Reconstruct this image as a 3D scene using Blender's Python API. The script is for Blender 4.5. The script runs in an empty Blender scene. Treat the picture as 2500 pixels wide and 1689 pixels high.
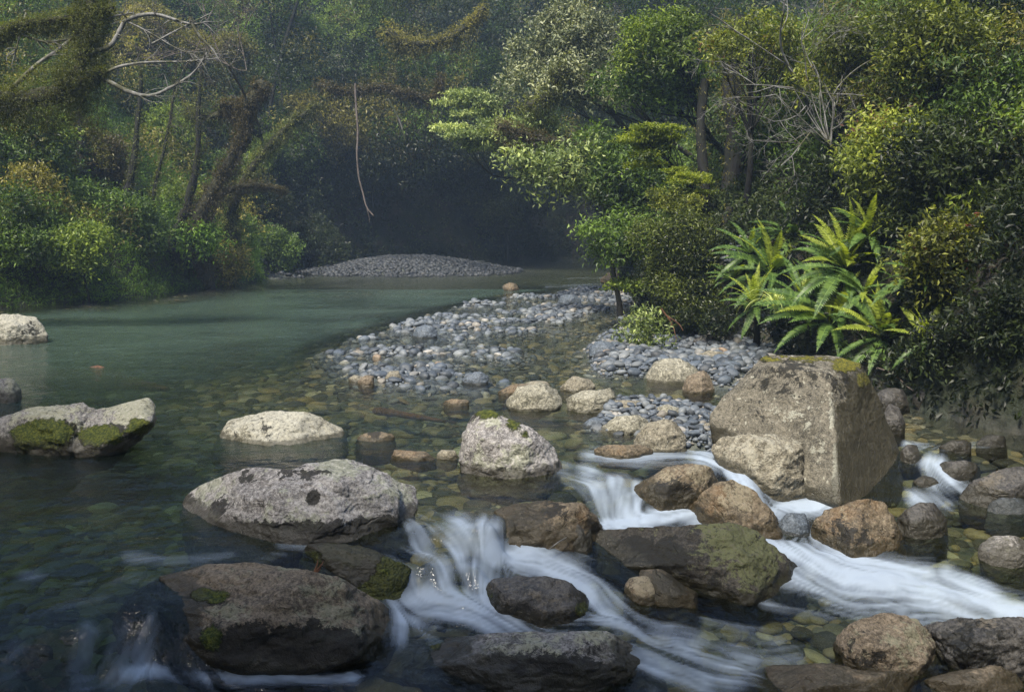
import bpy, bmesh, math, random
import numpy as np
from mathutils import Vector, Matrix, Euler

# ------------------------------------------------------------------ camera, sky, sun, exposure
S = bpy.context.scene
COL = S.collection
F, CX, CY, H = 2230.0, 1162.0, 785.0, 2.2          # focal length and centre in the units the layout was measured in
HORIZON = 480.0
TILT = math.atan((CY - HORIZON) / F)
cam = bpy.data.cameras.new("camera")
cam.lens = 36.0 * F / 2324.0
cam.clip_end = 400
cam_o = bpy.data.objects.new("camera", cam)
COL.objects.link(cam_o)
cam_o.location = (0, 0, H)
cam_o.rotation_euler = (math.pi / 2 - TILT, 0, 0)
S.camera = cam_o

SUN_EL, SUN_AZ = math.radians(58), math.radians(-150)   # azimuth clockwise from +Y (the way the camera looks)
sun_dir = Vector((math.sin(SUN_AZ) * math.cos(SUN_EL), math.cos(SUN_AZ) * math.cos(SUN_EL), math.sin(SUN_EL)))
W = bpy.data.worlds.new("World")
S.world = W
W.use_nodes = True
wn = W.node_tree
sky = wn.nodes.new("ShaderNodeTexSky")
sky.sky_type = 'NISHITA'
sky.sun_disc = False
sky.sun_elevation = SUN_EL
sky.sun_rotation = SUN_AZ
wn.links.new(sky.outputs[0], wn.nodes["Background"].inputs[0])
wn.nodes["Background"].inputs[1].default_value = 0.05
sl = bpy.data.lights.new("sun", 'SUN')
sl.energy = 1.5
sl.angle = math.radians(12)
sl.color = (1.0, 0.92, 0.78)
so = bpy.data.objects.new("sun", sl)
COL.objects.link(so)
so.rotation_euler = (-sun_dir).to_track_quat('-Z', 'Y').to_euler()
S.view_settings.view_transform = 'Standard'
S.view_settings.look = 'None'
S.view_settings.exposure = 2.45
S.view_settings.gamma = 1
S.cycles.use_denoising = True
S.cycles.denoising_prefilter = 'NONE'
S.cycles.max_bounces = 6
S.cycles.diffuse_bounces = 3
S.cycles.glossy_bounces = 2
S.cycles.transmission_bounces = 4
S.cycles.transparent_max_bounces = 8
S.cycles.volume_bounces = 0
S.cycles.sample_clamp_indirect = 4
S.cycles.sample_clamp_direct = 12

rng = np.random.default_rng(7)
random.seed(7)
CAM = np.array([0, 0, H])
FW = np.array([0, math.cos(TILT), -math.sin(TILT)])
UP = np.array([0, math.sin(TILT), math.cos(TILT)])


def pt(px, py, D):                       # a point seen at (px, py), D metres along the view axis
    return CAM + D * FW + np.array([(px - CX) / F * D, 0, 0]) - (py - CY) / F * D * UP


def at(px, py, z=0.0):                   # where the line of sight meets the level z
    d = FW + np.array([(px - CX) / F, 0, 0]) - (py - CY) / F * UP
    return CAM + d * ((z - H) / d[2])


def project(P):
    Q = P - CAM
    D = Q @ FW
    return CX + F * Q[:, 0] / D, CY - F * (Q @ UP) / D, D


# ------------------------------------------------------------------ helpers
def smooth(x):
    x = np.clip(x, 0, 1)
    return x * x * (3 - 2 * x)


def _h(ix, iy, iz, seed):
    n = (ix * 374761393 + iy * 668265263 + iz * 2147483647 + seed * 974711) & 0xFFFFFFFF
    n = ((n ^ (n >> 13)) * 1274126177) & 0xFFFFFFFF
    n = ((n ^ (n >> 16)) * 2246822519) & 0xFFFFFFFF
    return ((n ^ (n >> 15)) & 0xFFFFFF) / float(0xFFFFFF) * 2 - 1


def noise(P, seed=0):
    I = np.floor(P).astype(np.int64)
    f = P - I
    u = f * f * f * (f * (f * 6 - 15) + 10)
    r = 0
    for dx in (0, 1):
        wx = u[:, 0] if dx else 1 - u[:, 0]
        for dy in (0, 1):
            wy = u[:, 1] if dy else 1 - u[:, 1]
            for dz in (0, 1):
                wz = u[:, 2] if dz else 1 - u[:, 2]
                r = r + wx * wy * wz * _h(I[:, 0] + dx, I[:, 1] + dy, I[:, 2] + dz, seed)
    return r


def fbm(P, seed=0, octv=4):
    a, s, r = 1.0, 1.0, 0
    for i in range(octv):
        r = r + a * noise(P * s + i * 17.3, seed + i)
        a *= .5
        s *= 2.03
    return r


def link(o, parent=None):
    COL.objects.link(o)
    if parent is not None:
        o.parent = parent
    return o


def mesh_np(name, V, Fc, mat=None, attrs=None, smooth_=True):
    m = bpy.data.meshes.new(name)
    V = np.asarray(V, dtype=np.float32)
    Fc = np.asarray(Fc, dtype=np.int32)
    k = Fc.shape[1]
    m.vertices.add(len(V))
    m.vertices.foreach_set("co", V.ravel())
    m.loops.add(Fc.size)
    m.loops.foreach_set("vertex_index", Fc.ravel())
    m.polygons.add(len(Fc))
    m.polygons.foreach_set("loop_start", np.arange(len(Fc), dtype=np.int32) * k)
    m.polygons.foreach_set("use_smooth", np.full(len(Fc), smooth_))
    m.update(calc_edges=True)
    for n, a in (attrs or {}).items():
        at_ = m.attributes.new(n, 'FLOAT', 'POINT')
        at_.data.foreach_set("value", np.asarray(a, dtype=np.float32))
    if mat:
        m.materials.append(mat)
    return m


def obj(name, mesh, parent=None, loc=None):
    o = bpy.data.objects.new(name, mesh)
    if loc is not None:
        o.location = loc
    return link(o, parent)


def tag(o, label, cat=None, group=None, kind=None):
    if label: o['label'] = label
    if cat: o['category'] = cat
    if group: o['group'] = group
    if kind: o['kind'] = kind
    return o


# ------------------------------------------------------------------ node helpers
def new_mat(name):
    m = bpy.data.materials.new(name)
    m.use_nodes = True
    t = m.node_tree
    t.nodes.clear()
    return m, t, t.nodes.new("ShaderNodeOutputMaterial")


class N:
    def __init__(s, t): s.t = t

    def n(s, kind, ins=None, **kw):
        nd = s.t.nodes.new("ShaderNode" + kind)
        for k, v in kw.items(): setattr(nd, k, v)
        for k, v in (ins or {}).items(): s.put(nd.inputs[k], v)
        return nd

    def put(s, sock, v):
        if isinstance(v, bpy.types.NodeSocket): s.t.links.new(v, sock)
        elif isinstance(v, bpy.types.Node): s.t.links.new(v.outputs[0], sock)
        else:
            if sock.type == 'RGBA' and not hasattr(v, '__len__'): v = (v, v, v, 1)
            if sock.type == 'RGBA' and len(v) == 3: v = (*v, 1)
            sock.default_value = v

    def math(s, op, a, b=0.0, clamp=False):
        return s.n("Math", {0: a, 1: b}, operation=op, use_clamp=clamp).outputs[0]

    def mix(s, f, a, b, blend='MIX'):
        nd = s.n("Mix", data_type='RGBA', blend_type=blend)
        s.put(nd.inputs[0], f); s.put(nd.inputs[6], a); s.put(nd.inputs[7], b)
        return nd.outputs[2]

    def noise(s, vec, scale, detail=4, rough=.55, out=0):
        return s.n("TexNoise", {"Vector": vec, "Scale": scale, "Detail": detail, "Roughness": rough}).outputs[out]

    def ramp(s, f, lo, hi):          # smooth step from lo to hi
        return s.n("MapRange", {0: f, 1: lo, 2: hi, 3: 0.0, 4: 1.0}, interpolation_type='SMOOTHSTEP').outputs[0]

    def cramp(s, f, stops):
        nd = s.n("ValToRGB", {0: f})
        e = nd.color_ramp.elements
        while len(e) < len(stops): e.new(.5)
        for el, (p, c) in zip(e, stops):
            el.position = p
            el.color = (*c, 1)
        return nd.outputs[0]

    def attr(s, name):
        return s.n("Attribute", attribute_name=name).outputs["Fac"]


# ------------------------------------------------------------------ water level
LEV = [  # px, py, level
 (-500,620,0),(0,700,0),(600,660,0),(1100,640,0),(1500,640,0),(2200,800,0),(-600,800,0),(200,850,0),(700,800,0),(1200,780,0),
 (1700,860,0),(2150,880,0),(-300,1000,0),(300,1050,0),(700,1020,0),(1100,950,0),(1450,900,0),(0,1150,0),(300,1200,0),(800,1100,0),
 (1000,1100,0),(1000,1160,-.005),(1280,1000,0),(1500,960,0),(1700,1000,0),(-500,1200,0),
 (0,1235,-.02),(250,1235,-.02),(450,1250,-.03),(-300,1300,-.06),(0,1330,-.08),(200,1330,-.09),(420,1310,-.08),(600,1265,-.05),
 (700,1245,-.05),(-100,1440,-.14),(100,1430,-.14),(200,1432,-.15),(340,1395,-.14),(420,1380,-.15),
 (0,1540,-.28),(130,1535,-.32),(220,1530,-.37),(330,1510,-.37),(500,1560,-.48),(300,1620,-.5),(700,1540,-.5),(-300,1600,-.36),
 (870,1262,-.07),(930,1195,-.01),(1030,1198,-.01),(1120,1200,-.02),(960,1253,-.12),(1050,1255,-.13),(1115,1258,-.15),
 (890,1285,-.13),(980,1288,-.15),(1080,1290,-.17),(880,1345,-.29),(950,1350,-.31),(1060,1340,-.30),(1110,1320,-.28),
 (900,1400,-.36),(1000,1400,-.37),(900,1480,-.43),(900,1545,-.5),(1080,1410,-.38),
 (1150,1255,-.20),(1220,1270,-.24),(1300,1290,-.28),(1370,1330,-.33),(1400,1400,-.39),(1300,1435,-.42),(1500,1450,-.48),
 (1480,1390,-.42),(1600,1500,-.55),(1600,1560,-.62),(1300,1600,-.64),
 (1270,1060,0),(1330,1085,-.005),(1440,1070,0),(1390,1105,-.02),(1350,1130,-.05),(1300,1120,-.015),(1180,1120,0),(1200,1180,-.03),
 (1395,1178,-.20),(1440,1180,-.21),(1360,1185,-.19),(1500,1180,-.22),(1620,1190,-.24),(1330,1195,-.17),
 (1470,1045,0),(1560,1035,0),(1640,1045,-.01),(1690,1080,-.05),(1715,1110,-.10),(1740,1155,-.26),(1700,1170,-.25),(1560,1060,-.01),
 (1790,1150,-.30),(1880,1140,-.30),(1740,1235,-.33),(1830,1250,-.36),(1900,1270,-.39),(2000,1320,-.45),(2200,1340,-.52),
 (2290,1385,-.58),(2100,1220,-.37),(2200,1150,-.31),(2290,1200,-.36),(2290,1290,-.46),(2070,1160,-.30),
 (2060,1008,-.01),(2250,1005,0),(2330,980,0),(2150,1030,-.02),(2125,1058,-.09),(2170,1088,-.22),(2100,1110,-.25),(2260,1060,-.08),
 (2290,1110,-.24),(2060,1060,-.14),(2500,1200,-.36),(2500,1400,-.6),
 (1620,1380,-.46),(1700,1375,-.5),(1850,1400,-.56),(1800,1480,-.62),(2100,1540,-.72),(2290,1540,-.76),(2000,1600,-.8),(2600,1700,-.9)]
LP = np.array([at(a, b, c) for a, b, c in LEV] +
              [(x, y, -.95) for x in (-4, -1, 2, 5) for y in (3.6, )] + [(-9, 4, -.3), (-9, 7, 0), (9, 4, -1.0), (9, 7.5, -.6), (9, 12, 0)] +
              [(x, y, 0) for x in (-25, 0, 25) for y in (22, 45)])
_A = np.linalg.norm(LP[:, None, :2] - LP[None, :, :2], axis=2)
_n = len(LP)
_M = np.zeros((_n + 1, _n + 1)); _M[:_n, :_n] = _A + np.eye(_n) * -0.004; _M[_n, :_n] = 1; _M[:_n, _n] = 1
_w = np.linalg.solve(_M, np.append(LP[:, 2], 0))


def waterz(xy):
    xy = np.atleast_2d(xy)
    out = np.empty(len(xy))
    for i in range(0, len(xy), 60000):
        c = xy[i:i + 60000]
        d = np.sqrt((c[:, None, 0] - LP[None, :, 0]) ** 2 + (c[:, None, 1] - LP[None, :, 1]) ** 2)
        out[i:i + 60000] = d @ _w[:_n] + _w[_n]
    return np.where(xy[:, 1] > 16, 0, np.clip(out, -1.2, 0.0))


def hit_water(px, py):
    z = 0.0
    for _ in range(12):
        p = at(px, py, z)
        z = z * .5 + .5 * float(waterz(p[None, :2])[0])
    return at(px, py, z)


# ------------------------------------------------------------------ ground
shore = [at(*p, 0)[:2] for p in [(2290, 985), (2180, 962), (2090, 935), (2010, 900), (1960, 872), (1868, 850), (1760, 798), (1690, 782), (1600, 776),
                                 (1530, 760), (1470, 715), (1440, 680), (1405, 645), (1385, 622)]]
shore += [(5.0, 38.0), (9, 41), (15, 44), (15, 50), (8, 49), (3, 47), (-2, 44), (-6, 41), (-8.5, 37)]
shore += [at(*p, 0)[:2] for p in [(590, 637), (480, 652), (400, 662), (330, 676), (250, 682), (180, 688), (30, 696)]]
shore += [(-13, 18), (-12.5, 12), (-11, 7), (-9.5, 3), (-9, -6), (7.5, -6), (7.5, 4), (6.6, 8)]
RP = np.array(shore)


def poly_sd(xy, poly):                   # signed distance, positive outside
    xy = np.asarray(xy)
    d = np.full(len(xy), 1e9)
    inside = np.zeros(len(xy), bool)
    for i in range(len(poly)):
        a, b = poly[i], poly[(i + 1) % len(poly)]
        e = b - a
        w = xy - a
        t = np.clip((w @ e) / (e @ e), 0, 1)
        d = np.minimum(d, np.linalg.norm(w - t[:, None] * e, axis=1))
        c = ((a[1] <= xy[:, 1]) & (b[1] > xy[:, 1])) | ((b[1] <= xy[:, 1]) & (a[1] > xy[:, 1]))
        if abs(e[1]) > 1e-9:
            xx = a[0] + (xy[:, 1] - a[1]) / e[1] * e[0]
            inside ^= c & (xy[:, 0] < xx)
    return np.where(inside, -d, d)


def wpoly(pts, z=0.0):
    return np.array([at(a, b, z)[:2] for a, b in pts])


BAR = wpoly([(715, 795), (790, 765), (870, 740), (960, 715), (1040, 692), (1140, 672), (1250, 660), (1360, 650), (1430, 660), (1440, 690),
             (1330, 712), (1240, 745), (1120, 772), (1060, 775), (1190, 790), (1180, 820), (1060, 812), (1000, 838), (1110, 860), (1200, 862), (1190, 882), (1060, 885), (930, 880), (840, 865), (790, 840), (740, 825)])
BEACH = wpoly([(1330, 800), (1380, 765), (1560, 765), (1700, 770), (1800, 800), (1720, 850), (1640, 885), (1600, 870), (1500, 850), (1380, 850)])
PILE = wpoly([(1325, 970), (1400, 920), (1480, 905), (1560, 915), (1640, 935), (1720, 960), (1710, 985), (1620, 1000), (1600, 1022), (1560, 1020), (1500, 985), (1400, 985)])


def groundz(xy):
    xy = np.atleast_2d(xy)
    wz = waterz(xy)
    sd = poly_sd(xy, RP)
    P3 = np.column_stack([xy, np.zeros(len(xy))])
    x, y = xy[:, 0], xy[:, 1]
    depth = .12 + .55 * smooth(-sd / 3.0)
    depth = depth + .16 * smooth((y - 13) / 5) * fbm(P3 * np.array([.7, 1.1, 1]), 15, 3)
    shallow = np.exp(-((x - 1.5) / 3.6) ** 2 - ((y - 15) / 8) ** 2)
    depth = depth * (1 - .72 * shallow)
    depth = np.where(y < 9, np.minimum(depth, .28 + .42 * smooth((-x - .8) / 2.5)), depth)
    depth = depth * (1 - .62 * np.exp(-((x + 2.2) / 3.0) ** 2 - ((y - 12.5) / 3.2) ** 2))
    bed = wz - depth + .04 * noise(P3 * 1.3, 3)
    for poly, top, w in ((BAR, -.055, .7), (BEACH, .05, .6), (PILE, .02, .35)):
        s = poly_sd(xy, poly)
        k = smooth((w - s) / (w * 1.4))
        bed = bed * (1 - k) + k * (top + .10 * noise(P3 * 1.1, 9))
    mound = .74 * np.exp(-np.abs((x + 3.9) / 3.7) ** 2.0 - np.abs((y - 37.5) / 3.2) ** 2.4)
    bed = np.where(y > 28, np.maximum(bed, mound - .25), bed)
    s = np.maximum(sd, 0)
    right = smooth((x - 2) / 2) * smooth((24 - y) / 6)
    far = smooth((y - 34) / 4)
    h = (.9 + .5 * right) * smooth(s / (.9 - .25 * right)) + (.62 * np.minimum(s, 1.5) + 1.05 * np.clip(s - 1.5, 0, 26)) + .7 * smooth((s - 4) / 8) * fbm(P3 * .15, 5, 3) + far * 1.8 * smooth(s / 1.5)
    h = h + smooth(s / .8) * .16 * fbm(P3 * .8, 6, 3)
    return np.where(sd > 0, np.maximum(bed + 0, -.25) * 0 + wz * .6 - .08 + h, bed) * 1.0


def hit_ground(px, py, dmin=6.0, dmax=70.0):
    d = FW + np.array([(px - CX) / F, 0, 0]) - (py - CY) / F * UP
    t = np.arange(dmin, dmax, .04)
    P = CAM + t[:, None] * d
    g = groundz(P[:, :2])
    k = np.argmax(P[:, 2] < g)
    return P[k]


def grid_faces(nr, nc):
    i = np.arange(nr - 1)[:, None] * nc + np.arange(nc - 1)[None, :]
    i = i.ravel()
    return np.column_stack([i, i + 1, i + nc + 1, i + nc])


def make_ground():
    ys = np.concatenate([np.arange(-20, 3, .8), np.arange(3, 52, .13), np.arange(52, 100, 1.0)])
    xs = np.concatenate([np.arange(-62, -20, 1.0), np.arange(-20, 16, .13), np.arange(16, 62, 1.0)])
    X, Y = np.meshgrid(xs, ys)
    xy = np.column_stack([X.ravel(), Y.ravel()])
    z = groundz(xy)
    sd = poly_sd(xy, RP)
    m, t, out = new_mat("ground")
    q = N(t)
    co = q.n("TexCoord").outputs["Object"]
    n1 = q.noise(co, 3.0, 8)
    n2 = q.noise(co, .7, 4)
    soil = q.mix(q.ramp(n1, .35, .65), (.016, .014, .010), (.05, .042, .028))
    moss = q.mix(q.ramp(n1, .3, .7), (.012, .018, .007), (.022, .032, .012))
    land = q.mix(q.ramp(n2, .42, .55), soil, moss)
    gravel = q.mix(q.ramp(q.noise(co, 9, 6), .35, .65), (.035, .045, .042), (.12, .125, .105))
    bed = q.attr("bed")
    c = q.mix(bed, land, gravel)
    bs = q.n("BsdfPrincipled", {"Base Color": c, "Roughness": .85})
    bp = q.n("Bump", {"Strength": .8, "Distance": .08, "Height": q.noise(co, 12, 6)})
    q.put(bs.inputs["Normal"], bp)
    q.put(out.inputs[0], bs)
    g = obj("ground", mesh_np("ground", np.column_stack([xy, z]), grid_faces(len(ys), len(xs)), m, {"bed": smooth(.5 - sd * 2)}))
    tag(g, "steep forested river banks and stony river bed", kind='structure')


# ------------------------------------------------------------------ running water
FLOW = [((1300, 650), (1000, 680)), ((1000, 690), (700, 730)), ((700, 720), (450, 800)), ((500, 800), (560, 900)), ((200, 760), (300, 850)),
 ((600, 900), (800, 960)), ((300, 950), (420, 1080)), ((850, 950), (1000, 1000)), ((500, 1050), (350, 1150)), ((900, 1030), (980, 1080)),
 ((300, 1120), (120, 1180)), ((120, 1180), (-50, 1230)), ((980, 1100), (1120, 1105)), ((960, 1140), (1040, 1190)), ((1130, 1105), (1260, 1120)),
 ((1200, 940), (1330, 980)), ((1330, 980), (1400, 1020)), ((1100, 920), (1250, 960)),
 ((700, 1240), (520, 1262)), ((560, 1260), (250, 1300)), ((250, 1290), (20, 1350)), ((600, 1300), (300, 1390)), ((350, 1330), (120, 1400)),
 ((320, 1400), (240, 1450)), ((260, 1430), (200, 1530)), ((340, 1410), (290, 1520)), ((100, 1400), (20, 1480)), ((30, 1440), (-60, 1540)),
 ((300, 1520), (480, 1545)), ((480, 1540), (800, 1530)), ((960, 1190), (950, 1250)), ((1050, 1195), (1050, 1255)), ((1120, 1200), (1110, 1260)),
 ((880, 1250), (960, 1280)), ((920, 1275), (930, 1350)), ((1000, 1280), (990, 1350)), ((1060, 1280), (1040, 1340)), ((1110, 1275), (1090, 1330)),
 ((940, 1370), (1100, 1410)), ((900, 1400), (870, 1480)), ((1120, 1250), (1230, 1272)), ((1230, 1272), (1340, 1310)), ((1340, 1320), (1400, 1400)),
 ((1400, 1400), (1500, 1450)), ((1080, 1400), (1260, 1440)), ((1260, 1440), (1480, 1480)), ((1480, 1460), (1700, 1490)), ((1450, 1500), (1650, 1540)),
 ((1280, 1060), (1350, 1100)), ((1340, 1085), (1390, 1180)), ((1400, 1090), (1430, 1180)), ((1445, 1080), (1445, 1180)), ((1400, 1185), (1600, 1190)),
 ((1340, 1030), (1560, 1030)), ((1560, 1035), (1670, 1060)), ((1670, 1060), (1715, 1110)), ((1710, 1105), (1740, 1160)), ((1745, 1160), (1880, 1150)),
 ((1760, 1180), (1750, 1240)), ((1750, 1240), (1900, 1280)), ((1900, 1280), (2080, 1330)), ((2080, 1330), (2290, 1390)), ((1950, 1260), (2150, 1310)),
 ((1750, 1340), (1900, 1380)), ((1900, 1380), (2290, 1420)), ((1650, 1400), (1900, 1440)), ((1500, 1400), (1750, 1440)),
 ((2280, 1010), (2140, 1030)), ((2140, 1030), (2130, 1065)), ((2120, 1060), (2170, 1100)), ((2170, 1100), (2280, 1160)), ((2100, 1130), (2200, 1200)),
 ((2120, 1220), (2290, 1280)), ((2160, 1300), (2290, 1350)), ((1500, 920), (1350, 950)), ((1500, 880), (1300, 900)), ((1500, 620), (1250, 630)),
 ((700, 1050), (560, 1060)), ((2050, 1000), (1990, 940))]
FOAM = [  # polyline, width (in layout units), strength
 ([(930, 1197), (1030, 1198), (1120, 1200)], 14, .5), ([(960, 1200), (955, 1258)], 32, .55), ([(1035, 1200), (1040, 1258)], 40, .6), ([(1105, 1200), (1105, 1260)], 26, .6),
 ([(880, 1275), (980, 1285), (1090, 1290)], 28, .45), ([(925, 1290), (935, 1345)], 40, .55), ([(1000, 1290), (1000, 1345)], 40, .5), ([(1080, 1290), (1085, 1330)], 30, .5),
 ([(930, 1355), (1000, 1365), (1090, 1385)], 34, .95), ([(940, 1400), (1060, 1410), (1160, 1430)], 36, .7), ([(900, 1440), (1000, 1430)], 28, .4),
 ([(1120, 1255), (1200, 1268), (1290, 1300)], 30, 1.0), ([(1290, 1300), (1350, 1350), (1400, 1400)], 40, .9), ([(1170, 1290), (1260, 1310), (1330, 1345)], 22, .7),
 ([(1370, 1400), (1470, 1440), (1560, 1470)], 34, .9), ([(1230, 1440), (1400, 1440), (1500, 1480), (1700, 1510)], 40, .6), ([(1480, 1500), (1600, 1545)], 34, .5),
 ([(1090, 1400), (1200, 1430)], 24, .5),
 ([(1330, 1085), (1360, 1120), (1400, 1178)], 26, .75), ([(1400, 1105), (1425, 1178)], 26, .9), ([(1444, 1100), (1446, 1180)], 12, .9), ([(1380, 1188), (1440, 1186)], 22, 1.1),
 ([(1470, 1180), (1540, 1160), (1620, 1185)], 24, 1.1), ([(1280, 1070), (1330, 1120)], 22, .35),
 ([(1340, 1030), (1450, 1040), (1580, 1036)], 20, .4), ([(1600, 1040), (1670, 1065), (1710, 1105), (1738, 1155)], 30, .8), ([(1640, 1050), (1690, 1090)], 18, .5),
 ([(1745, 1160), (1810, 1150), (1890, 1140)], 22, 1.1), ([(1760, 1180), (1745, 1235)], 22, .6),
 ([(1745, 1240), (1830, 1250), (1900, 1285)], 42, 1.25), ([(1860, 1275), (1980, 1315), (2100, 1345)], 52, 1.2), ([(2080, 1340), (2200, 1370), (2300, 1395)], 44, 1.15),
 ([(1780, 1290), (1900, 1330), (2040, 1365)], 34, .8), ([(2150, 1300), (2200, 1325), (2290, 1375)], 20, .9), ([(1950, 1290), (2100, 1310)], 30, .7),
 ([(1850, 1370), (2000, 1395), (2200, 1400)], 24, .5),
 ([(2110, 1045), (2130, 1065), (2160, 1090)], 20, .9), ([(2060, 1010), (2150, 1012), (2240, 1010)], 10, .5), ([(2130, 1095), (2200, 1125)], 26, .5), ([(2080, 1130), (2150, 1140)], 18, .4),
 ([(200, 1440), (190, 1530)], 44, .28), ([(280, 1425), (260, 1530)], 44, .30), ([(335, 1410), (320, 1510)], 24, .40), ([(290, 1530), (380, 1520)], 18, .8), ([(380, 1525), (560, 1540), (800, 1535)], 16, .6),
 ([(40, 1470), (20, 1540)], 34, .2), ([(300, 1265), (400, 1280), (520, 1262)], 20, .20), ([(180, 1330), (340, 1310)], 16, .16), ([(60, 1400), (240, 1350)], 18, .16), ([(30, 1290), (110, 1330)], 22, .14), ([(480, 1290), (640, 1260)], 16, .18),
 ([(1240, 650), (1390, 645)], 4, .34), ([(1290, 632), (1380, 630)], 3, .3),
 ([(1150, 1330), (1300, 1400), (1450, 1480), (1650, 1530)], 60, .42), ([(950, 1440), (1200, 1460)], 40, .3), ([(1700, 1500), (1500, 1550)], 40, .3), ([(2000, 1410), (2250, 1440)], 30, .4), ([(1600, 1420), (1760, 1460)], 20, .25), ([(1750, 1360), (1900, 1385)], 22, .4), ([(640, 1240), (700, 1244)], 14, .25), ([(1640, 1480), (1800, 1500)], 26, .35)]
DARKFLAT = None


def make_water():
    nr, nc = 760, 980
    y0, y1 = 3.6, 50.0
    lr = math.log(y1 / y0) / (nr - 1)
    a0, a1 = -.92, .80
    da = (a1 - a0) / (nc - 1)
    Y = y0 * np.exp(lr * np.arange(nr))[:, None] * np.ones(nc)[None, :]
    X = Y * (a0 + da * np.arange(nc))[None, :]
    xy = np.column_stack([X.ravel(), Y.ravel()])
    wz = waterz(xy)
    # flow field
    fx = np.zeros(len(xy)); fy = np.zeros(len(xy)); fw = np.full(len(xy), 1e-9)
    for a, b in FLOW:
        A, B = hit_water(*a)[:2], hit_water(*b)[:2]
        M, e = (A + B) / 2, B - A
        L = np.linalg.norm(e)
        e = e / L
        r = max(.22, L * .55)
        w = 1.0 / (((xy - M) ** 2).sum(1) / r ** 2 + .15) ** 2
        fx += w * e[0]; fy += w * e[1]; fw += w
    fx /= fw; fy /= fw
    P3 = np.column_stack([xy, np.zeros(len(xy))])
    ang = .55 * fbm(P3 * np.array([2.2, 2.2, 1]), 21, 2)
    l = np.sqrt(fx * fx + fy * fy) + 1e-9
    fx, fy = fx / l, fy / l
    fx, fy = fx * np.cos(ang) - fy * np.sin(ang), fx * np.sin(ang) + fy * np.cos(ang)
    yy = xy[:, 1]
    di = fy / (yy * lr)
    dj = (fx - fy * xy[:, 0] / yy) / yy / da
    # unit step measured in metres scaled with distance so that streaks stay in proportion
    step = (yy * .0026)
    VI = (di * step).reshape(nr, nc); VJ = (dj * step).reshape(nr, nc)

    def bil(A, I, J):
        i0 = np.minimum(I.astype(np.int32), nr - 2); j0 = np.minimum(J.astype(np.int32), nc - 2)
        a = (I - i0); b = (J - j0)
        k = i0 * nc + j0
        Ar = A.ravel()
        return (Ar[k] * (1 - b) + Ar[k + 1] * b) * (1 - a) + (Ar[k + nc] * (1 - b) + Ar[k + nc + 1] * b) * a

    def lic(src, n):
        acc = src.copy()
        for sgn in (1, -1):
            I = np.repeat(np.arange(nr, dtype=float)[:, None], nc, 1); J = np.repeat(np.arange(nc, dtype=float)[None, :], nr, 0)
            for _ in range(n):
                ii = np.clip(np.rint(I).astype(int), 0, nr - 1); jj = np.clip(np.rint(J).astype(int), 0, nc - 1)
                I = np.clip(I + sgn * VI[ii, jj], 0, nr - 1); J = np.clip(J + sgn * VJ[ii, jj], 0, nc - 1)
                acc += bil(src, I, J)
        acc = acc / (2 * n + 1)
        return (acc - acc.mean()) / acc.std()

    def coarse(k1, k2):
        s = rng.standard_normal((nr // k1 + 2, nc // k2 + 2))
        ii = np.arange(nr) / k1; jj = np.arange(nc) / k2
        i0 = ii.astype(int); j0 = jj.astype(int)
        a = smooth(ii - i0)[:, None]; b = smooth(jj - j0)[None, :]
        return (s[i0][:, j0] * (1 - a) * (1 - b) + s[i0 + 1][:, j0] * a * (1 - b) + s[i0][:, j0 + 1] * (1 - a) * b + s[i0 + 1][:, j0 + 1] * a * b)
    fine = lic(coarse(1, 2), 18).ravel()
    mid = lic(coarse(4, 6), 22).ravel()
    broad = lic(coarse(14, 18), 16).ravel()
    wave = lic(coarse(8, 10), 20).ravel()
    # foam
    P = np.column_stack([xy, wz])
    px, py, _ = project(P)
    foam = np.zeros(len(xy))
    Q = np.column_stack([px, py])
    for pts, w, s in FOAM:
        w = w * (1.28 if w < 40 else 1.0)
        for a, b in zip(pts[:-1], pts[1:]):
            a, b = np.array(a, float), np.array(b, float)
            sel = (np.abs(px - (a[0] + b[0]) / 2) < abs(a[0] - b[0]) / 2 + 3 * w) & (np.abs(py - (a[1] + b[1]) / 2) < abs(a[1] - b[1]) / 2 + 3 * w)
            q = Q[sel]
            e = b - a
            t = np.clip(((q - a) @ e) / (e @ e), 0, 1)
            d = np.linalg.norm((q - a - t[:, None] * e) * np.array([1, 1.25]), axis=1)
            foam[sel] = np.maximum(foam[sel], s * np.exp(-(d / w) ** 2 * .9))
    turb = np.clip(foam * 1.2, 0, 1)
    near = smooth((11.5 - yy) / 4)
    rapid = smooth(-(wz + .015) / .05)
    turb = np.clip(np.maximum(turb, .62 * rapid), 0, 1)
    streak = .45 * fine + .55 * mid + .5 * broad
    fo = foam * 1.0 + (foam > .02) * .31 * streak * np.minimum(1, foam * 2.0) + .10 * rapid * np.clip(streak - .9, 0, 3)
    fo = np.clip(fo - .12, 0, 1)
    boil = fbm(P3 * 5.5, 31, 3)
    z = wz + turb * ((.0075 - .0055 * np.clip(foam, 0, 1)) * wave + (.013 - .006 * np.clip(foam, 0, 1)) * broad + .014 * boil) + (1 - turb) * .0016 * near * 1.8 * (mid + .5 * fine) + (1 - near) * .0040 * (mid + .4 * broad) * (yy < 34)
    z += turb * .02 * (foam > .8)* smooth((foam - .8) / .4)
    depth = np.clip(wz - groundz(xy), 0, 2)
    silt = .08 + .92 * smooth((xy[:, 1] - 8.0) / 5)
    m, t, out = new_mat("river_water")
    q = N(t)
    geo = q.n("NewGeometry")
    co = geo.outputs["Position"]
    mp = q.n("Mapping", {"Vector": co, "Scale": (1.0, 1.9, 1.0)}).outputs[0]
    calm = q.math('ADD', q.noise(mp, 6.0, 4, .6), q.math('MULTIPLY', q.noise(mp, 1.6, 3, .5), 3.2))
    tiny = q.noise(mp, 26.0, 2, .5)
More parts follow.
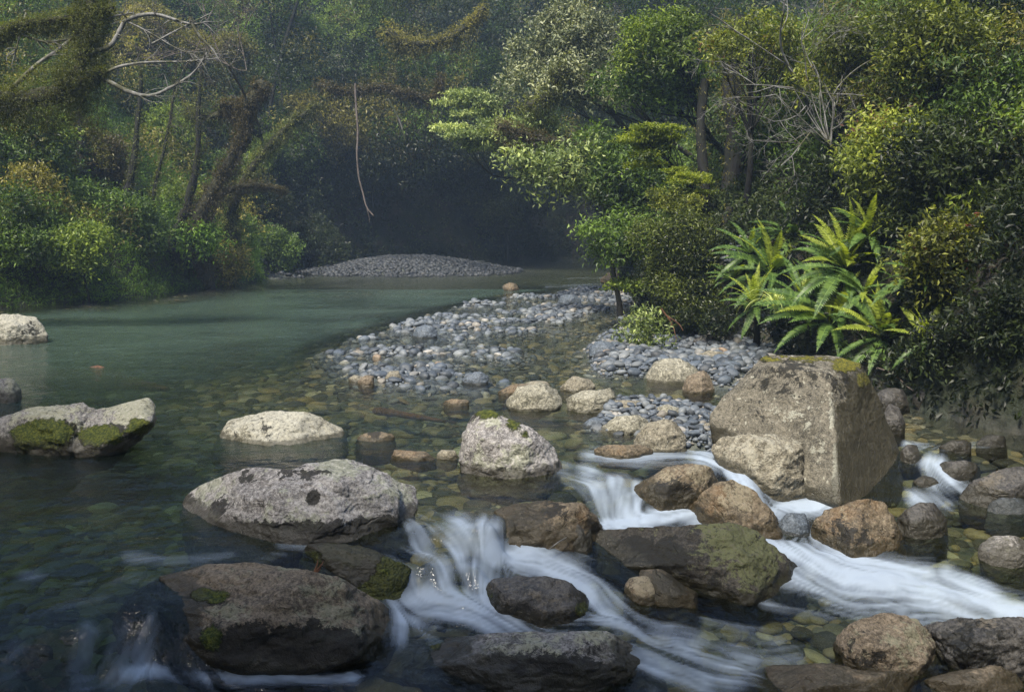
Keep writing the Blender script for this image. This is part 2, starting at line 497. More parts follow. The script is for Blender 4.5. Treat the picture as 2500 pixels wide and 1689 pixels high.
    hgt = q.math('ADD', q.math('MULTIPLY', calm, .8), q.math('MULTIPLY', tiny, .22))
    bp = q.n("Bump", {"Strength": .55, "Distance": .045, "Height": hgt})
    dp = q.attr("depth")
    tint = q.cramp(q.math('MULTIPLY', dp, 1.1), [(0, (.95, .96, .95)), (.25, (.62, .65, .52)), (.6, (.30, .39, .29)), (1, (.13, .23, .17))])
    tr = q.n("BsdfTransparent", {"Color": tint})
    murk = q.n("BsdfDiffuse", {"Color": (.105, .165, .130)})
    body = q.n("MixShader", {0: q.math('MULTIPLY', q.math('MULTIPLY', q.ramp(dp, .18, .9), q.attr('silt')), .50), 1: tr, 2: murk})
    gl = q.n("BsdfGlossy", {"Color": (1, 1, 1), "Roughness": .13, "Normal": bp})
    fr = q.n("Fresnel", {"IOR": 1.33, "Normal": bp})
    wat = q.n("MixShader", {0: fr, 1: body, 2: gl})
    white = q.n("BsdfDiffuse", {"Color": (.54, .64, .78)})
    whitet = q.n("BsdfTranslucent", {"Color": (.50, .60, .70)})
    whb = q.n("MixShader", {0: .3, 1: white, 2: whitet})
    fin = q.n("MixShader", {0: q.math('MULTIPLY', q.attr("foam"), .82, True), 1: wat, 2: whb})
    q.put(out.inputs[0], fin)
    me = mesh_np("river_water", np.column_stack([xy, z]), grid_faces(nr, nc), m, {"foam": fo, "depth": depth, "silt": silt})
    tag(obj("water", me), "clear green river pool breaking into white rapids between boulders", kind='structure')


# ------------------------------------------------------------------ rocks
def rock_mat(name, c1, c2, pale=(.42, .42, .34), patch=.5, speck=.4, brown=0.0, gloss=0.0, moss_c=((.022, .035, .006), (.10, .11, .015))):
    m, t, out = new_mat(name)
    q = N(t)
    tc = q.n("TexCoord")
    co = tc.outputs["Object"]
    warp = q.n("VectorMath", {0: co, 1: q.n("VectorMath", {0: q.noise(co, 3, 3, out=1), 1: (.18, .18, .18)}, operation='MULTIPLY').outputs[0]}, operation='ADD').outputs[0]
    n_big = q.noise(warp, 3.2, 5, .6)
    n_mid = q.noise(warp, 11, 6, .65)
    n_fine = q.noise(co, 70, 4, .7)
    c = q.mix(q.ramp(n_big, .36, .64), c1, c2)
    c = q.mix(q.math('MULTIPLY', q.ramp(n_fine, .35, .75), .45), c, tuple(min(1, v * 1.75) for v in c2))
    c = q.mix(q.math('MULTIPLY', q.ramp(n_fine, .55, .30), .5), c, tuple(v * .35 for v in c1))
    if brown:
        c = q.mix(q.math('MULTIPLY', q.ramp(q.noise(warp, 5, 4), .42, .66), brown), c, (.24, .12, .035))
    # cracks
    vor = q.n("TexVoronoi", {"Vector": warp, "Scale": 2.3}, feature='DISTANCE_TO_EDGE').outputs["Distance"]
    crack = q.math('MULTIPLY', q.ramp(vor, .014, .0), q.ramp(n_mid, .5, .62))
    c = q.mix(q.math('MULTIPLY', crack, .45), c, (.02, .018, .015))
    # pale lichen in patches: where the "pale" mark is, and scattered
    pa = q.attr("pale")
    lich = q.ramp(q.math('ADD', q.math('ADD', n_mid, q.math('MULTIPLY', q.math('SUBTRACT', n_fine, .5), .35)), q.math('MULTIPLY', pa, .30)), .62 - .1 * patch, .70 - .1 * patch)
    c = q.mix(q.math('MULTIPLY', lich, .85), c, q.mix(n_fine, tuple(v * .55 for v in pale), pale))
    spots = q.n("TexVoronoi", {"Vector": warp, "Scale": 16.0}).outputs["Distance"]
    c = q.mix(q.math('MULTIPLY', q.math('MULTIPLY', q.ramp(spots, .24, .17), q.ramp(n_big, .46, .56)), .9 * abs(patch)), c, tuple(min(1, v * 1.3) for v in pale))
    mott = q.noise(warp, 30, 6, .7)
    c = q.mix(q.math('MULTIPLY', q.ramp(mott, .53, .62), .55), c, tuple(min(1, v * 1.75) for v in c2))
    c = q.mix(q.math('MULTIPLY', q.ramp(mott, .46, .38), .65), c, tuple(v * .32 for v in c1))
    # black lichen / algae; on two large boulders also painted underside shade
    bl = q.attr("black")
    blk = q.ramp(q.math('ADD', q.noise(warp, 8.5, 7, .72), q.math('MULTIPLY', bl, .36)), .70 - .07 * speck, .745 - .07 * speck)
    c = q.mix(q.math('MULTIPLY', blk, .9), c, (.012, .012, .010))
    # moss
    mo = q.attr("moss")
    msk = q.ramp(q.math('ADD', q.noise(warp, 9, 6, .7), q.math('MULTIPLY', mo, .55)), .72, .82)
    mossc = q.mix(q.ramp(q.noise(co, 45, 4), .35, .7), *moss_c)
    c = q.mix(msk, c, mossc)
    # wet band above the water, and the giant boulder's painted shaded face
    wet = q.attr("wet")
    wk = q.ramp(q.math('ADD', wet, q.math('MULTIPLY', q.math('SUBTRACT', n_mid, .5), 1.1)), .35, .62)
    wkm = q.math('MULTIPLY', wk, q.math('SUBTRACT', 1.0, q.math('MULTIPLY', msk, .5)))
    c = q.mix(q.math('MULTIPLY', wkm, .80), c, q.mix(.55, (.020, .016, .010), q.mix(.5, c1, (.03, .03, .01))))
    rough = q.n("Mix", data_type='FLOAT')
    q.put(rough.inputs[0], wkm); q.put(rough.inputs[2], .82 - gloss * .35); q.put(rough.inputs[3], .34)
    hgt = q.math('ADD', q.math('ADD', q.math('MULTIPLY', n_mid, 1.2), q.math('MULTIPLY', n_fine, .35)),
                 q.math('ADD', q.math('MULTIPLY', msk, q.math('ADD', .5, q.noise(co, 60, 3))), q.math('MULTIPLY', crack, -.4)))
    bp = q.n("Bump", {"Strength": .9, "Distance": .02, "Height": hgt})
    bs = q.n("BsdfPrincipled", {"Base Color": c, "Roughness": rough.outputs[0], "Normal": bp})
    bs.inputs["Specular IOR Level"].default_value = .35
    q.put(out.inputs[0], bs)
    return m


RM = {
    'grey': rock_mat("rock_grey_lichen", (.10, .095, .088), (.21, .20, .19), pale=(.34, .34, .25), patch=.6, speck=.75),
    'greymauve': rock_mat("rock_mauve_grey", (.14, .132, .13), (.32, .305, .295), pale=(.37, .38, .29), patch=.40, speck=.6),
    'white': rock_mat("rock_pale", (.11, .105, .08), (.28, .265, .21), pale=(.42, .41, .35), patch=.4, speck=.7),
    'tan': rock_mat("rock_tan", (.11, .10, .075), (.215, .195, .15), pale=(.38, .36, .29), patch=.4, speck=.25),
    'big': rock_mat("rock_olive_tan", (.075, .070, .056), (.15, .137, .108), pale=(.42, .42, .35), patch=-.5, speck=.35,
                    moss_c=((.05, .055, .008), (.20, .18, .02))),
    'brown': rock_mat("rock_brown", (.085, .068, .048), (.18, .145, .105), pale=(.26, .25, .17), patch=.30, speck=.55),
    'rust': rock_mat("rock_rusty", (.065, .053, .036), (.15, .12, .082), pale=(.30, .26, .18), patch=.3, speck=.65, brown=.26, gloss=.5),
    'dark': rock_mat("rock_dark", (.020, .019, .017), (.050, .045, .038), pale=(.12, .13, .06), patch=.35, speck=.9),
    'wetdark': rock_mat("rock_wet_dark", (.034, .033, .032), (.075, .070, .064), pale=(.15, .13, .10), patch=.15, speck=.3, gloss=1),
    'blue': rock_mat("rock_blue_grey", (.055, .068, .085), (.11, .13, .155), pale=(.2, .22, .24), patch=.1, speck=.15, gloss=.8),
}


def ico(sub):
    bm = bmesh.new()
    bmesh.ops.create_icosphere(bm, subdivisions=sub, radius=1)
    V = np.array([v.co[:] for v in bm.verts])
    Fc = np.array([[v.index for v in f.verts] for f in bm.faces])
    bm.free()
    return V, Fc


ICO = {}


def get_ico(s):
    if s not in ICO: ICO[s] = ico(s)
    return ICO[s]


def hull_planes(pts, c):
    bm = bmesh.new()
    vs = [bm.verts.new(tuple(p)) for p in pts]
    bmesh.ops.convex_hull(bm, input=vs)
    pl = []
    for f in bm.faces:
        f.normal_update()
        n = np.array(f.normal[:])
        if np.linalg.norm(n) < .5: continue
        d = float((np.array(f.verts[0].co[:]) - c) @ n)
        if d < 0: n, d = -n, -d
        if d < 1e-4: continue
        for a, b in pl:
            if a @ n > .995 and abs(b - d) < .02: break
        else:
            pl.append((n, d))
    bm.free()
    return np.array([p[0] for p in pl]), np.array([p[1] for p in pl])


def rock(label, outline, mat, base=None, thick=None, front=None, k=30, sub=6, seed=None, rough=.85, moss=(), pale=(), black=(), wet=.13,
         chips=7, group=None, hulls=None, back=.6, cat="boulder", name="boulder", dD=0.0, sink=.22, fit=True, wet_shade_spots=()):
    """outline: silhouette points; base: where the waterline meets it in front."""
    outline = [tuple(map(float, p)) for p in outline]
    xs = [p[0] for p in outline]; ys = [p[1] for p in outline]
    if base is None: base = (sum(xs) / len(xs), max(ys) - 2)
    bp = hit_water(*base)
    D0 = float((bp - CAM) @ FW)
    w = (max(xs) - min(xs)) / F * D0
    hgt = (max(ys) - min(ys)) / F * D0
    if thick is None: thick = .75 * min(w, hgt * 1.6)
    Dc = D0 + thick * .32 + dD
    seed = seed if seed is not None else int(abs(xs[0] * 7 + ys[0] * 13)) % 9973
    r = np.random.default_rng(seed)

    def cloud(ol, fr):
        cx_, cy_ = np.mean([p[0] for p in ol]), np.mean([p[1] for p in ol])
        P = [pt(a, b, Dc) for a, b in ol]
        if fr:
            P += [pt(a, b, Dc + c) for a, b, c in fr]
        else:
            for a, b in ol:
                u = r.uniform(.25, .85)
                P.append(pt(cx_ + (a - cx_) * u, cy_ + (b - cy_) * u * .9 + (max(ys) - min(ys)) * .08, Dc - thick * (.56 - .42 * u ** 2)))
        P += [pt(cx_ + (a - cx_) * .75, cy_ + (b - cy_) * .7 - 4, Dc + thick * back) for a, b in ol]
        low = [p for p in P if p[2] < bp[2] + .12]
        m_ = np.mean(P, axis=0)
        P += [m_ * np.array([1, 1, 0]) + (p - m_) * np.array([.86, .86, 0]) + np.array([0, 0, p[2] - sink]) for p in low]
        return np.array(P)
    sets = [cloud(h[0], h[1]) for h in (hulls or [(outline, front)])]
    c = np.mean([s.mean(0) for s in sets], axis=0) if hulls is None else pt(*hulls_center(hulls), Dc + thick * .05)
    V, Fc = get_ico(sub)
    best = None
    for i, s in enumerate(sets):
        n, d = hull_planes(s, c)
        # small chips that cut the corners
        if chips:
            cn = r.standard_normal((chips, 3)); cn[:, 2] = np.abs(cn[:, 2]) * .7
            cn[:, 1] = -np.abs(cn[:, 1]) - .35
            cn /= np.linalg.norm(cn, axis=1)[:, None]
            cd = ((s - c) @ cn.T).max(0) * r.uniform(.80, .95, chips)
            n = np.vstack([n, cn]); d = np.append(d, cd)
        if chips:
            mn = r.standard_normal((26, 3)); mn[:, 1] = -np.abs(mn[:, 1]) - .2; mn[:, 2] = np.abs(mn[:, 2]) * .8
            mn /= np.linalg.norm(mn, axis=1)[:, None]
            tt = (mn @ n.T / d[None, :]).max(1)          # how far the body reaches along each direction
            n = np.vstack([n, mn]); d = np.append(d, r.uniform(.85, .99, 26) / np.maximum(tt, 1e-6))
        t = np.maximum(V @ n.T, 1e-6) / d[None, :]
        tm = t.max(1); q_ = k * 5; rr = 1 / (tm * ((t / tm[:, None]) ** q_).sum(1) ** (1 / q_))
        best = rr if best is None else np.maximum(best, rr)
    P = V * best[:, None]
    R = float(np.median(best))
    so = r.uniform(-50, 50, 3)
    rid = 1 - np.abs(noise(P / R * 1.6 + so, seed)) * 2
    amp = R * rough
    disp = amp * (.055 * noise(P / R * 1.4 + so, seed) + .05 * rid * noise(P / R * .8 - so, seed + 1) + .034 * fbm(P / R * 4.0 + so, seed + 2, 3)
                  + .012 * fbm(P / R * 12 + so, seed + 3, 3))
    st = fbm(P / R * np.array([2.2, 2.2, 6]) + so, seed + 5, 2)
    disp += amp * .032 * np.round(st * 2) / 2
    P = P + V * disp[:, None]
    Wp = P + c
    if fit:
        for _ in range(3):
            px, py, _d = project(Wp)
            vis = Wp[:, 2] > waterz(Wp[:, :2]) - .02
            if vis.sum() < 20: break
            x0, x1, y0_ = px[vis].min(), px[vis].max(), py.min()
            sx = np.clip((max(xs) - min(xs)) / (x1 - x0), .8, 1.3)
            P[:, 0] *= sx
            P[:, 0] += ((max(xs) + min(xs)) / 2 - CX) / F * Dc - c[0] - ((x0 + x1) / 2 - CX) / F * Dc * 0 - ((P[:, 0][vis].min() + P[:, 0][vis].max()) / 2) if False else 0
            Wp = P + c
            px, py, _d = project(Wp)
            sh = (min(xs) + max(xs)) / 2 - (px[vis].min() + px[vis].max()) / 2
            P[:, 0] += sh / F * Dc
            dy = (py.min() - min(ys)) / F * Dc          # raise the top to where it belongs
            zmin = P[:, 2].min(); zmax = P[:, 2].max()
            P[:, 2] = zmin + (P[:, 2] - zmin) * (1 + np.clip(dy / (zmax - zmin), -.3, .5))
            Wp = P + c
    px, py, _ = project(Wp)

    def spots(sp):
        a = np.zeros(len(P))
        for s in sp:
            x_, y_, rd = s[:3]
            st_ = s[3] if len(s) > 3 else 1.0
            asp = s[4] if len(s) > 4 else 1.0
            a = np.maximum(a, st_ * np.exp(-(((px - x_) / rd) ** 2 + ((py - y_) / (rd * asp)) ** 2) ** 1.4))
        return a
    wl = waterz(Wp[:, :2])
    wetv = np.clip(1 - (Wp[:, 2] - wl) / (wet * 2 + 1e-3), 0, 1.3)
    wetv = np.clip(wetv + spots(wet_shade_spots), 0, 1.3)  # painted shade on the giant boulder joins the wet mask here
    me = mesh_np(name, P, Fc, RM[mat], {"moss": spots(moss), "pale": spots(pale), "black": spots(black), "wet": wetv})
    o = obj(name, me, loc=tuple(c))
    tag(o, label, cat, group)
    return o


def hulls_center(h):
    a = [p for q in h for p in q[0]]
    return (np.mean([p[0] for p in a]), np.mean([p[1] for p in a]))


def build_rocks():
    # left side
    rock("pale lichen crusted boulder in the calm green pool, highest one on the left edge",
         [(-60, 745), (-20, 712), (30, 712), (85, 718), (103, 742), (110, 772), (60, 790), (0, 792), (-60, 785)], 'white', base=(50, 784), pale=[(40, 740, 60)], black=[(60, 765, 40, .5)])
    rock("small grey boulder cut by the left edge just above the notched mossy boulder",
         [(-40, 862), (30, 858), (48, 880), (50, 905), (30, 918), (-30, 920), (-50, 890)], 'grey', base=(20, 914), sub=5, pale=[(35, 880, 30)])
    rock("notched grey boulder with mossy dark flanks and a raised right end in the pool",
         [(0, 0)] and [(-70, 960), (30, 948), (80, 915), (150, 920), (190, 907), (245, 935), (290, 905), (340, 902), (358, 915), (357, 950), (320, 985), (250, 1010), (180, 1035), (60, 1015)], 'grey',
         base=(170, 1030), thick=.55, k=26, seed=11, rough=1.1,
         chips=0,
         hulls=[([(-70, 968), (30, 948), (80, 905), (150, 898), (195, 893), (222, 912), (240, 955), (246, 1005), (180, 1036), (120, 1036), (50, 1015), (-70, 1000)],
                 [(30, 962, -.05), (80, 925, -.14), (160, 925, -.18), (140, 985, -.36), (170, 1020, -.3), (60, 1000, -.2)]),
                ([(135, 938), (195, 944), (245, 938), (290, 896), (345, 882), (366, 905), (357, 952), (320, 985), (250, 1012), (160, 1035), (120, 1000)],
                 [(250, 965, -.25), (330, 915, -.2), (345, 945, -.28), (250, 990, -.36), (180, 1015, -.32)])],
         moss=[(110, 985, 60, 1.0, .7), (230, 990, 60, .9, .5), (320, 968, 45, .8, .5), (60, 990, 40, .9)], black=[(130, 1000, 60, .8), (300, 975, 60, .7, .4)],
         pale=[(110, 940, 60, .7), (300, 915, 55, 1.0), (170, 975, 25, .8), (150, 995, 20, .8)])
    rock("low cream white boulder standing alone in the green pool",
         [(497, 993), (510, 972), (560, 946), (610, 936), (660, 931), (700, 934), (740, 955), (768, 970), (783, 992), (770, 1006), (600, 1012), (505, 1008)], 'white',
         base=(640, 1008), thick=.75, front=[(560, 965, -.14), (640, 948, -.10), (690, 945, -.08), (650, 985, -.32), (560, 990, -.3), (730, 985, -.28), (620, 1000, -.38), (740, 1000, -.34)],
         k=24, seed=4, pale=[(640, 960, 120, .8)], black=[(600, 965, 40, .35), (520, 1000, 30, .5)], wet=.035)
    rock("small dark capped tan rock between the cream white boulder and the moss topped one",
         [(808, 1000), (825, 985), (860, 979), (892, 986), (897, 998), (860, 1006), (815, 1006)], 'rust', base=(850, 1003), sub=5, black=[(850, 985, 30, .7)], wet=.03)
    rock("broad slab-like grey boulder with pale lichen hump, largest in the middle of the stream",
         [(415, 1145), (440, 1112), (500, 1082), (560, 1070), (620, 1072), (690, 1064), (735, 1046), (790, 1041), (820, 1058), (900, 1080), (945, 1096), (951, 1130), (930, 1178), (880, 1205), (780, 1228), (640, 1240), (520, 1243), (430, 1218), (413, 1180)],
         'greymauve', base=(640, 1236), thick=.95, k=30, sub=7, seed=21, rough=.85,
         hulls=[([(415, 1145), (440, 1112), (500, 1080), (560, 1068), (640, 1074), (700, 1066), (820, 1075), (900, 1082), (948, 1098), (951, 1130), (930, 1178), (880, 1205), (780, 1228), (640, 1240), (520, 1243), (430, 1218), (413, 1180)],
                 [(470, 1130, -.22), (560, 1100, -.14), (700, 1100, -.10), (880, 1110, -.14), (900, 1150, -.22), (440, 1190, -.30), (560, 1210, -.48), (700, 1190, -.46), (640, 1205, -.50), (820, 1165, -.36), (600, 1232, -.34), (780, 1215, -.24)]),
                ([(600, 1090), (690, 1068), (733, 1046), (790, 1039), (822, 1056), (880, 1100), (860, 1180), (700, 1200), (620, 1180)],
                 [(735, 1062, -.08), (800, 1062, -.10), (760, 1150, -.3)])],
         pale=[(765, 1058, 55, 1.0, .5), (640, 1190, 90, .5, .4), (900, 1105, 50, .6), (470, 1120, 50, .5)],
         black=[(500, 1150, 25, .8), (710, 1128, 18, 1.0), (680, 1072, 80, .6, .3), (560, 1085, 26, .6), (640, 1222, 300, 1.35, .14), (850, 1190, 90, .9, .25), (440, 1215, 60, .9, .4), (425, 1130, 20, .8)], wet=.07)  # black strips along the base are painted underside shade
    rock("upright grey boulder with a moss cap, standing at the lip of the falls",
         [(1040, 1025), (1048, 985), (1066, 945), (1080, 932), (1110, 929), (1150, 950), (1185, 985), (1235, 998), (1263, 1025), (1277, 1078), (1240, 1092), (1160, 1086), (1100, 1084), (1043, 1070)],
         'greymauve', base=(1150, 1082), thick=.62, k=20, sub=7, seed=31,
         front=[(1065, 990, -.16), (1095, 950, -.12), (1140, 965, -.14), (1120, 1030, -.30), (1180, 1010, -.26), (1230, 1020, -.22), (1080, 1065, -.26), (1150, 1075, -.32), (1230, 1080, -.24)],
         moss=[(1110, 932, 34, 1.0, .6), (1165, 962, 22, .8), (1190, 985, 14, .6)], pale=[(1175, 1040, 32, .9), (1110, 950, 30, .6), (1160, 1070, 60, .7, .4), (1100, 1060, 50, .5)],
         black=[(1100, 1075, 60, .7, .3), (1075, 945, 20, .6)], wet=.075)
    rock("small rounded boulder with bright green moss down its right side, beside the fall",
         [(690, 1268), (715, 1242), (760, 1229), (830, 1240), (885, 1272), (925, 1298), (935, 1340), (905, 1366), (840, 1364), (770, 1325), (705, 1300)],
         'dark', base=(860, 1362), thick=.5, k=14, sub=7, seed=41, front=[(740, 1260, -.10), (820, 1262, -.14), (880, 1300, -.2), (850, 1345, -.26), (760, 1300, -.22)],
         pale=[(800, 1250, 70, .9, .5)], moss=[(890, 1320, 52, 1.3, 1.1), (700, 1272, 26, 1.1), (840, 1345, 60, 1.0, .5)], rough=.8)
    rock("huge brown boulder with shade-darkened underside, nearest one left of centre",
         [(360, 1400), (385, 1362), (430, 1335), (490, 1308), (545, 1286), (600, 1275), (670, 1290), (740, 1311), (800, 1330), (850, 1370), (853, 1402), (897, 1445), (880, 1465), (815, 1480), (780, 1508), (640, 1522), (440, 1514), (372, 1492), (357, 1440)],
         'brown', base=(600, 1518), thick=1.0, k=26, sub=7, seed=51, rough=.85,
         front=[(440, 1370, -.20), (560, 1310, -.10), (700, 1325, -.12), (470, 1420, -.42), (620, 1395, -.44), (780, 1395, -.34), (850, 1425, -.28), (420, 1460, -.40), (620, 1455, -.56), (780, 1455, -.42), (600, 1510, -.40)],
         black=[(640, 1480, 320, 1.3, .20), (400, 1430, 60, 1.2, 1.3), (450, 1360, 60, .7, .4), (800, 1480, 90, 1.0, .3)], moss=[(480, 1350, 60, .75, .35), (480, 1450, 30, .9), (385, 1390, 30, .7)],  # black lower front and left side: overhang shade put into the colour
         pale=[(520, 1390, 50, .7, .5), (760, 1390, 70, .6), (660, 1285, 40, .6, .3)], wet=.075)
    rock("rusty orange-brown wrinkled boulder between two small falls",
         [(1118, 1212), (1140, 1182), (1195, 1152), (1265, 1134), (1325, 1148), (1368, 1183), (1372, 1215), (1300, 1247), (1180, 1250), (1122, 1232)],
         'rust', base=(1230, 1246), thick=.7, k=16, sub=6, seed=61, black=[(1260, 1160, 50, .7, .6), (1180, 1190, 40, .5)], rough=1.1)
    rock("small wet brown wedge leaning on the rusty wrinkled boulder",
         [(1282, 1250), (1290, 1215), (1318, 1190), (1338, 1186), (1345, 1205), (1342, 1258), (1310, 1262)], 'wetdark', base=(1312, 1258), thick=.2, k=24, sub=5, seed=62)
    rock("long black boulder with a green lichen face and a sharp pointed right end",
         [(1340, 1210), (1372, 1192), (1450, 1185), (1560, 1188), (1650, 1184), (1692, 1190), (1730, 1230), (1772, 1280), (1813, 1320), (1760, 1347), (1690, 1364), (1610, 1360), (1560, 1332), (1470, 1290), (1350, 1266)],
         'dark', base=(1640, 1356), thick=.8, k=34, sub=7, seed=71, dD=.02,
         front=[(1360, 1215, -.12), (1500, 1210, -.10), (1640, 1205, -.08), (1540, 1250, -.34), (1600, 1260, -.42), (1640, 1340, -.50), (1700, 1345, -.34), (1480, 1270, -.25), (1740, 1300, -.25)],
         pale=[(1680, 1235, 75, 1.05, .8), (1720, 1290, 60, .8), (1620, 1200, 40, .6)], black=[(1470, 1265, 120, 1.0, .4), (1640, 1350, 60, .6)], rough=.8, wet=.075)
    rock("round orange-tan stone in the rapids under the long black boulder",
         [(1416, 1335), (1424, 1312), (1458, 1306), (1490, 1320), (1501, 1345), (1483, 1363), (1440, 1368), (1418, 1352)], 'rust', base=(1460, 1364), k=8, sub=5, seed=72, wet=.03, pale=[(1465, 1325, 40, .9)])
    rock("low wet brown stone between the round orange stone and the long black boulder",
         [(1450, 1290), (1500, 1290), (1550, 1330), (1585, 1355), (1580, 1380), (1530, 1378), (1495, 1350)], 'rust', base=(1545, 1376), k=12, sub=5, seed=73, black=[(1520, 1330, 60, .8)])
    rock("dark rounded boulder with a flat mauve-grey face among white rapids",
         [(1096, 1345), (1120, 1312), (1170, 1305), (1240, 1312), (1290, 1326), (1337, 1366), (1330, 1402), (1270, 1428), (1200, 1418), (1112, 1378)],
         'wetdark', base=(1240, 1422), thick=.55, k=24, sub=6, seed=81, front=[(1130, 1340, -.12), (1250, 1340, -.14), (1180, 1385, -.3), (1260, 1400, -.3), (1310, 1380, -.2)],
         moss=[(1325, 1385, 25, .8), (1105, 1350, 16, .7)], black=[(1110, 1365, 30, .8)], pale=[(1220, 1370, 60, .35)], wet=.07)
    rock("flat black boulder with a tan top lying at the bottom edge left of the rapids",
         [(958, 1472), (990, 1446), (1100, 1436), (1250, 1452), (1350, 1430), (1388, 1462), (1450, 1492), (1456, 1540), (1400, 1590), (1100, 1590), (1000, 1510)],
         'grey', base=(1210, 1580), thick=.7, k=28, sub=7, seed=91, rough=.9,
         front=[(1000, 1462, -.08), (1100, 1450, -.10), (1250, 1475, -.14), (1370, 1455, -.12), (1150, 1500, -.3), (1300, 1500, -.3), (1420, 1510, -.2), (1250, 1570, -.36)],
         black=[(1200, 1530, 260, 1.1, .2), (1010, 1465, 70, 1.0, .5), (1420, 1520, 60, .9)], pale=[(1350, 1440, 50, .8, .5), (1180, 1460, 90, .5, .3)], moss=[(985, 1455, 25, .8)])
    rock("triangular wet brown boulder right beside the curving little fall",
         [(1565, 1158), (1630, 1106), (1662, 1087), (1700, 1112), (1745, 1165), (1778, 1215), (1760, 1238), (1700, 1232), (1620, 1205)],
         'rust', base=(1700, 1228), thick=.5, k=30, sub=6, seed=101, front=[(1650, 1110, -.04), (1690, 1180, -.26), (1640, 1175, -.2), (1745, 1220, -.2)], pale=[(1680, 1120, 40, .8)], wet=.1)
    rock("slanting tan and black boulder splitting the water between two falls",
         [(1438, 1108), (1500, 1072), (1565, 1051), (1608, 1064), (1632, 1100), (1600, 1132), (1530, 1160), (1450, 1172), (1437, 1140)],
         'rust', base=(1500, 1168), thick=.55, k=28, sub=6, seed=111, front=[(1480, 1095, -.10), (1580, 1075, -.10), (1540, 1110, -.26), (1470, 1150, -.24), (1600, 1110, -.15)], black=[(1530, 1120, 80, .9, .5)],
         pale=[(1590, 1070, 30, .8), (1530, 1075, 50, .5, .5)])
    rock("rough speckled tan boulder leaning against the foot of the giant boulder",
         [(1613, 1010), (1640, 992), (1700, 985), (1790, 983), (1825, 1008), (1837, 1070), (1826, 1128), (1780, 1148), (1735, 1140), (1700, 1085), (1650, 1045)],
         'tan', base=(1780, 1146), thick=.62, k=22, sub=7, seed=121, front=[(1660, 1005, -.08), (1780, 1005, -.14), (1740, 1060, -.28), (1790, 1100, -.32), (1815, 1060, -.22), (1770, 1140, -.25)], pale=[(1730, 1020, 80, .5)], wet=.075)
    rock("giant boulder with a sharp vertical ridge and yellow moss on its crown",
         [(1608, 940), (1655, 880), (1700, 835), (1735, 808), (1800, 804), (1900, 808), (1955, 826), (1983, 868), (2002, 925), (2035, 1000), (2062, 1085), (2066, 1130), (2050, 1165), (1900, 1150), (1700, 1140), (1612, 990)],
         'big', base=(1905, 1138), thick=2.0, k=45, sub=7, seed=131, rough=.32, back=.45, chips=0, fit=False, wet_shade_spots=[(1982, 1010, 96, 1.1, 2.1), (1640, 1010, 60, .35)], dD=.15,  # right face: its shaded side is painted darker through the wet mask
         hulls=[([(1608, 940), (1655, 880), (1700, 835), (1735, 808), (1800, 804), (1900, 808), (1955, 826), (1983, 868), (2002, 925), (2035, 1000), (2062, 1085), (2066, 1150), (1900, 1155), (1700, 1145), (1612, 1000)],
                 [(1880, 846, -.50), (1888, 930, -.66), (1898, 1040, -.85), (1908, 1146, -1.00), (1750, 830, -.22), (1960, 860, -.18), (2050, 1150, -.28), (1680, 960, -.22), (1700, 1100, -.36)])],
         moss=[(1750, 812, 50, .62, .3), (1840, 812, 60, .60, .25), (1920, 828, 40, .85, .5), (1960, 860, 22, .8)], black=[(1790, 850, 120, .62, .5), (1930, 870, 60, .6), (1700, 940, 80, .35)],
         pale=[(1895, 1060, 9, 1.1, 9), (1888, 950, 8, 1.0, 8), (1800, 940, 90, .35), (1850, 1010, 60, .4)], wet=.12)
    rock("smooth round blue-grey stone in white water below the giant boulder",
         [(1765, 1190), (1785, 1168), (1828, 1163), (1841, 1188), (1830, 1213), (1785, 1219)], 'blue', base=(1803, 1215), k=9, sub=5, seed=141, wet=.02, chips=2, rough=.6)
    rock("square-shouldered wet brown boulder directly in front of the giant boulder",
         [(1840, 1195), (1872, 1148), (1940, 1131), (2000, 1133), (2030, 1168), (2052, 1230), (2050, 1266), (1990, 1270), (1920, 1245), (1852, 1218)],
         'rust', base=(1985, 1266), thick=.7, k=26, sub=7, seed=151, front=[(1890, 1170, -.10), (1985, 1160, -.10), (1930, 1205, -.36), (2015, 1215, -.34), (1990, 1250, -.36)], black=[(1930, 1225, 60, .6), (1960, 1190, 40, .4)], wet=.08)
    rock("wet grey-brown rock tucked behind the square-shouldered boulder, by the side stream",
         [(2032, 1175), (2075, 1142), (2110, 1139), (2145, 1185), (2150, 1215), (2095, 1228), (2040, 1225)], 'wetdark', base=(2100, 1222), k=24, sub=6, seed=161)
    rock("dark veined boulder at the right edge in the side stream",
         [(2175, 1130), (2200, 1098), (2290, 1062), (2360, 1058), (2380, 1110), (2340, 1162), (2220, 1152)], 'wetdark', base=(2260, 1155), k=24, sub=6, seed=171, pale=[(2240, 1090, 50, .5)])
    rock("small dark teal rock cut by the right edge below the veined boulder",
         [(2240, 1150), (2265, 1130), (2310, 1128), (2350, 1150), (2330, 1172), (2255, 1170)], 'blue', base=(2290, 1168), k=20, sub=5, seed=172)
    rock("grey rock on the right edge above the longest white chute",
         [(2218, 1240), (2245, 1216), (2300, 1214), (2350, 1250), (2350, 1290), (2270, 1285), (2225, 1265)], 'grey', base=(2285, 1283), k=22, sub=6, seed=181)
    rock("rounded brown boulder in the lower right corner, left one of the pair",
         [(1890, 1460), (1905, 1435), (1945, 1403), (1995, 1389), (2075, 1400), (2108, 1440), (2127, 1520), (2100, 1545), (1960, 1535), (1893, 1500)],
         'brown', base=(2010, 1540), thick=.6, k=20, sub=7, seed=191, pale=[(2060, 1450, 60, .5)], wet=.05, black=[(1960, 1500, 60, .6)])
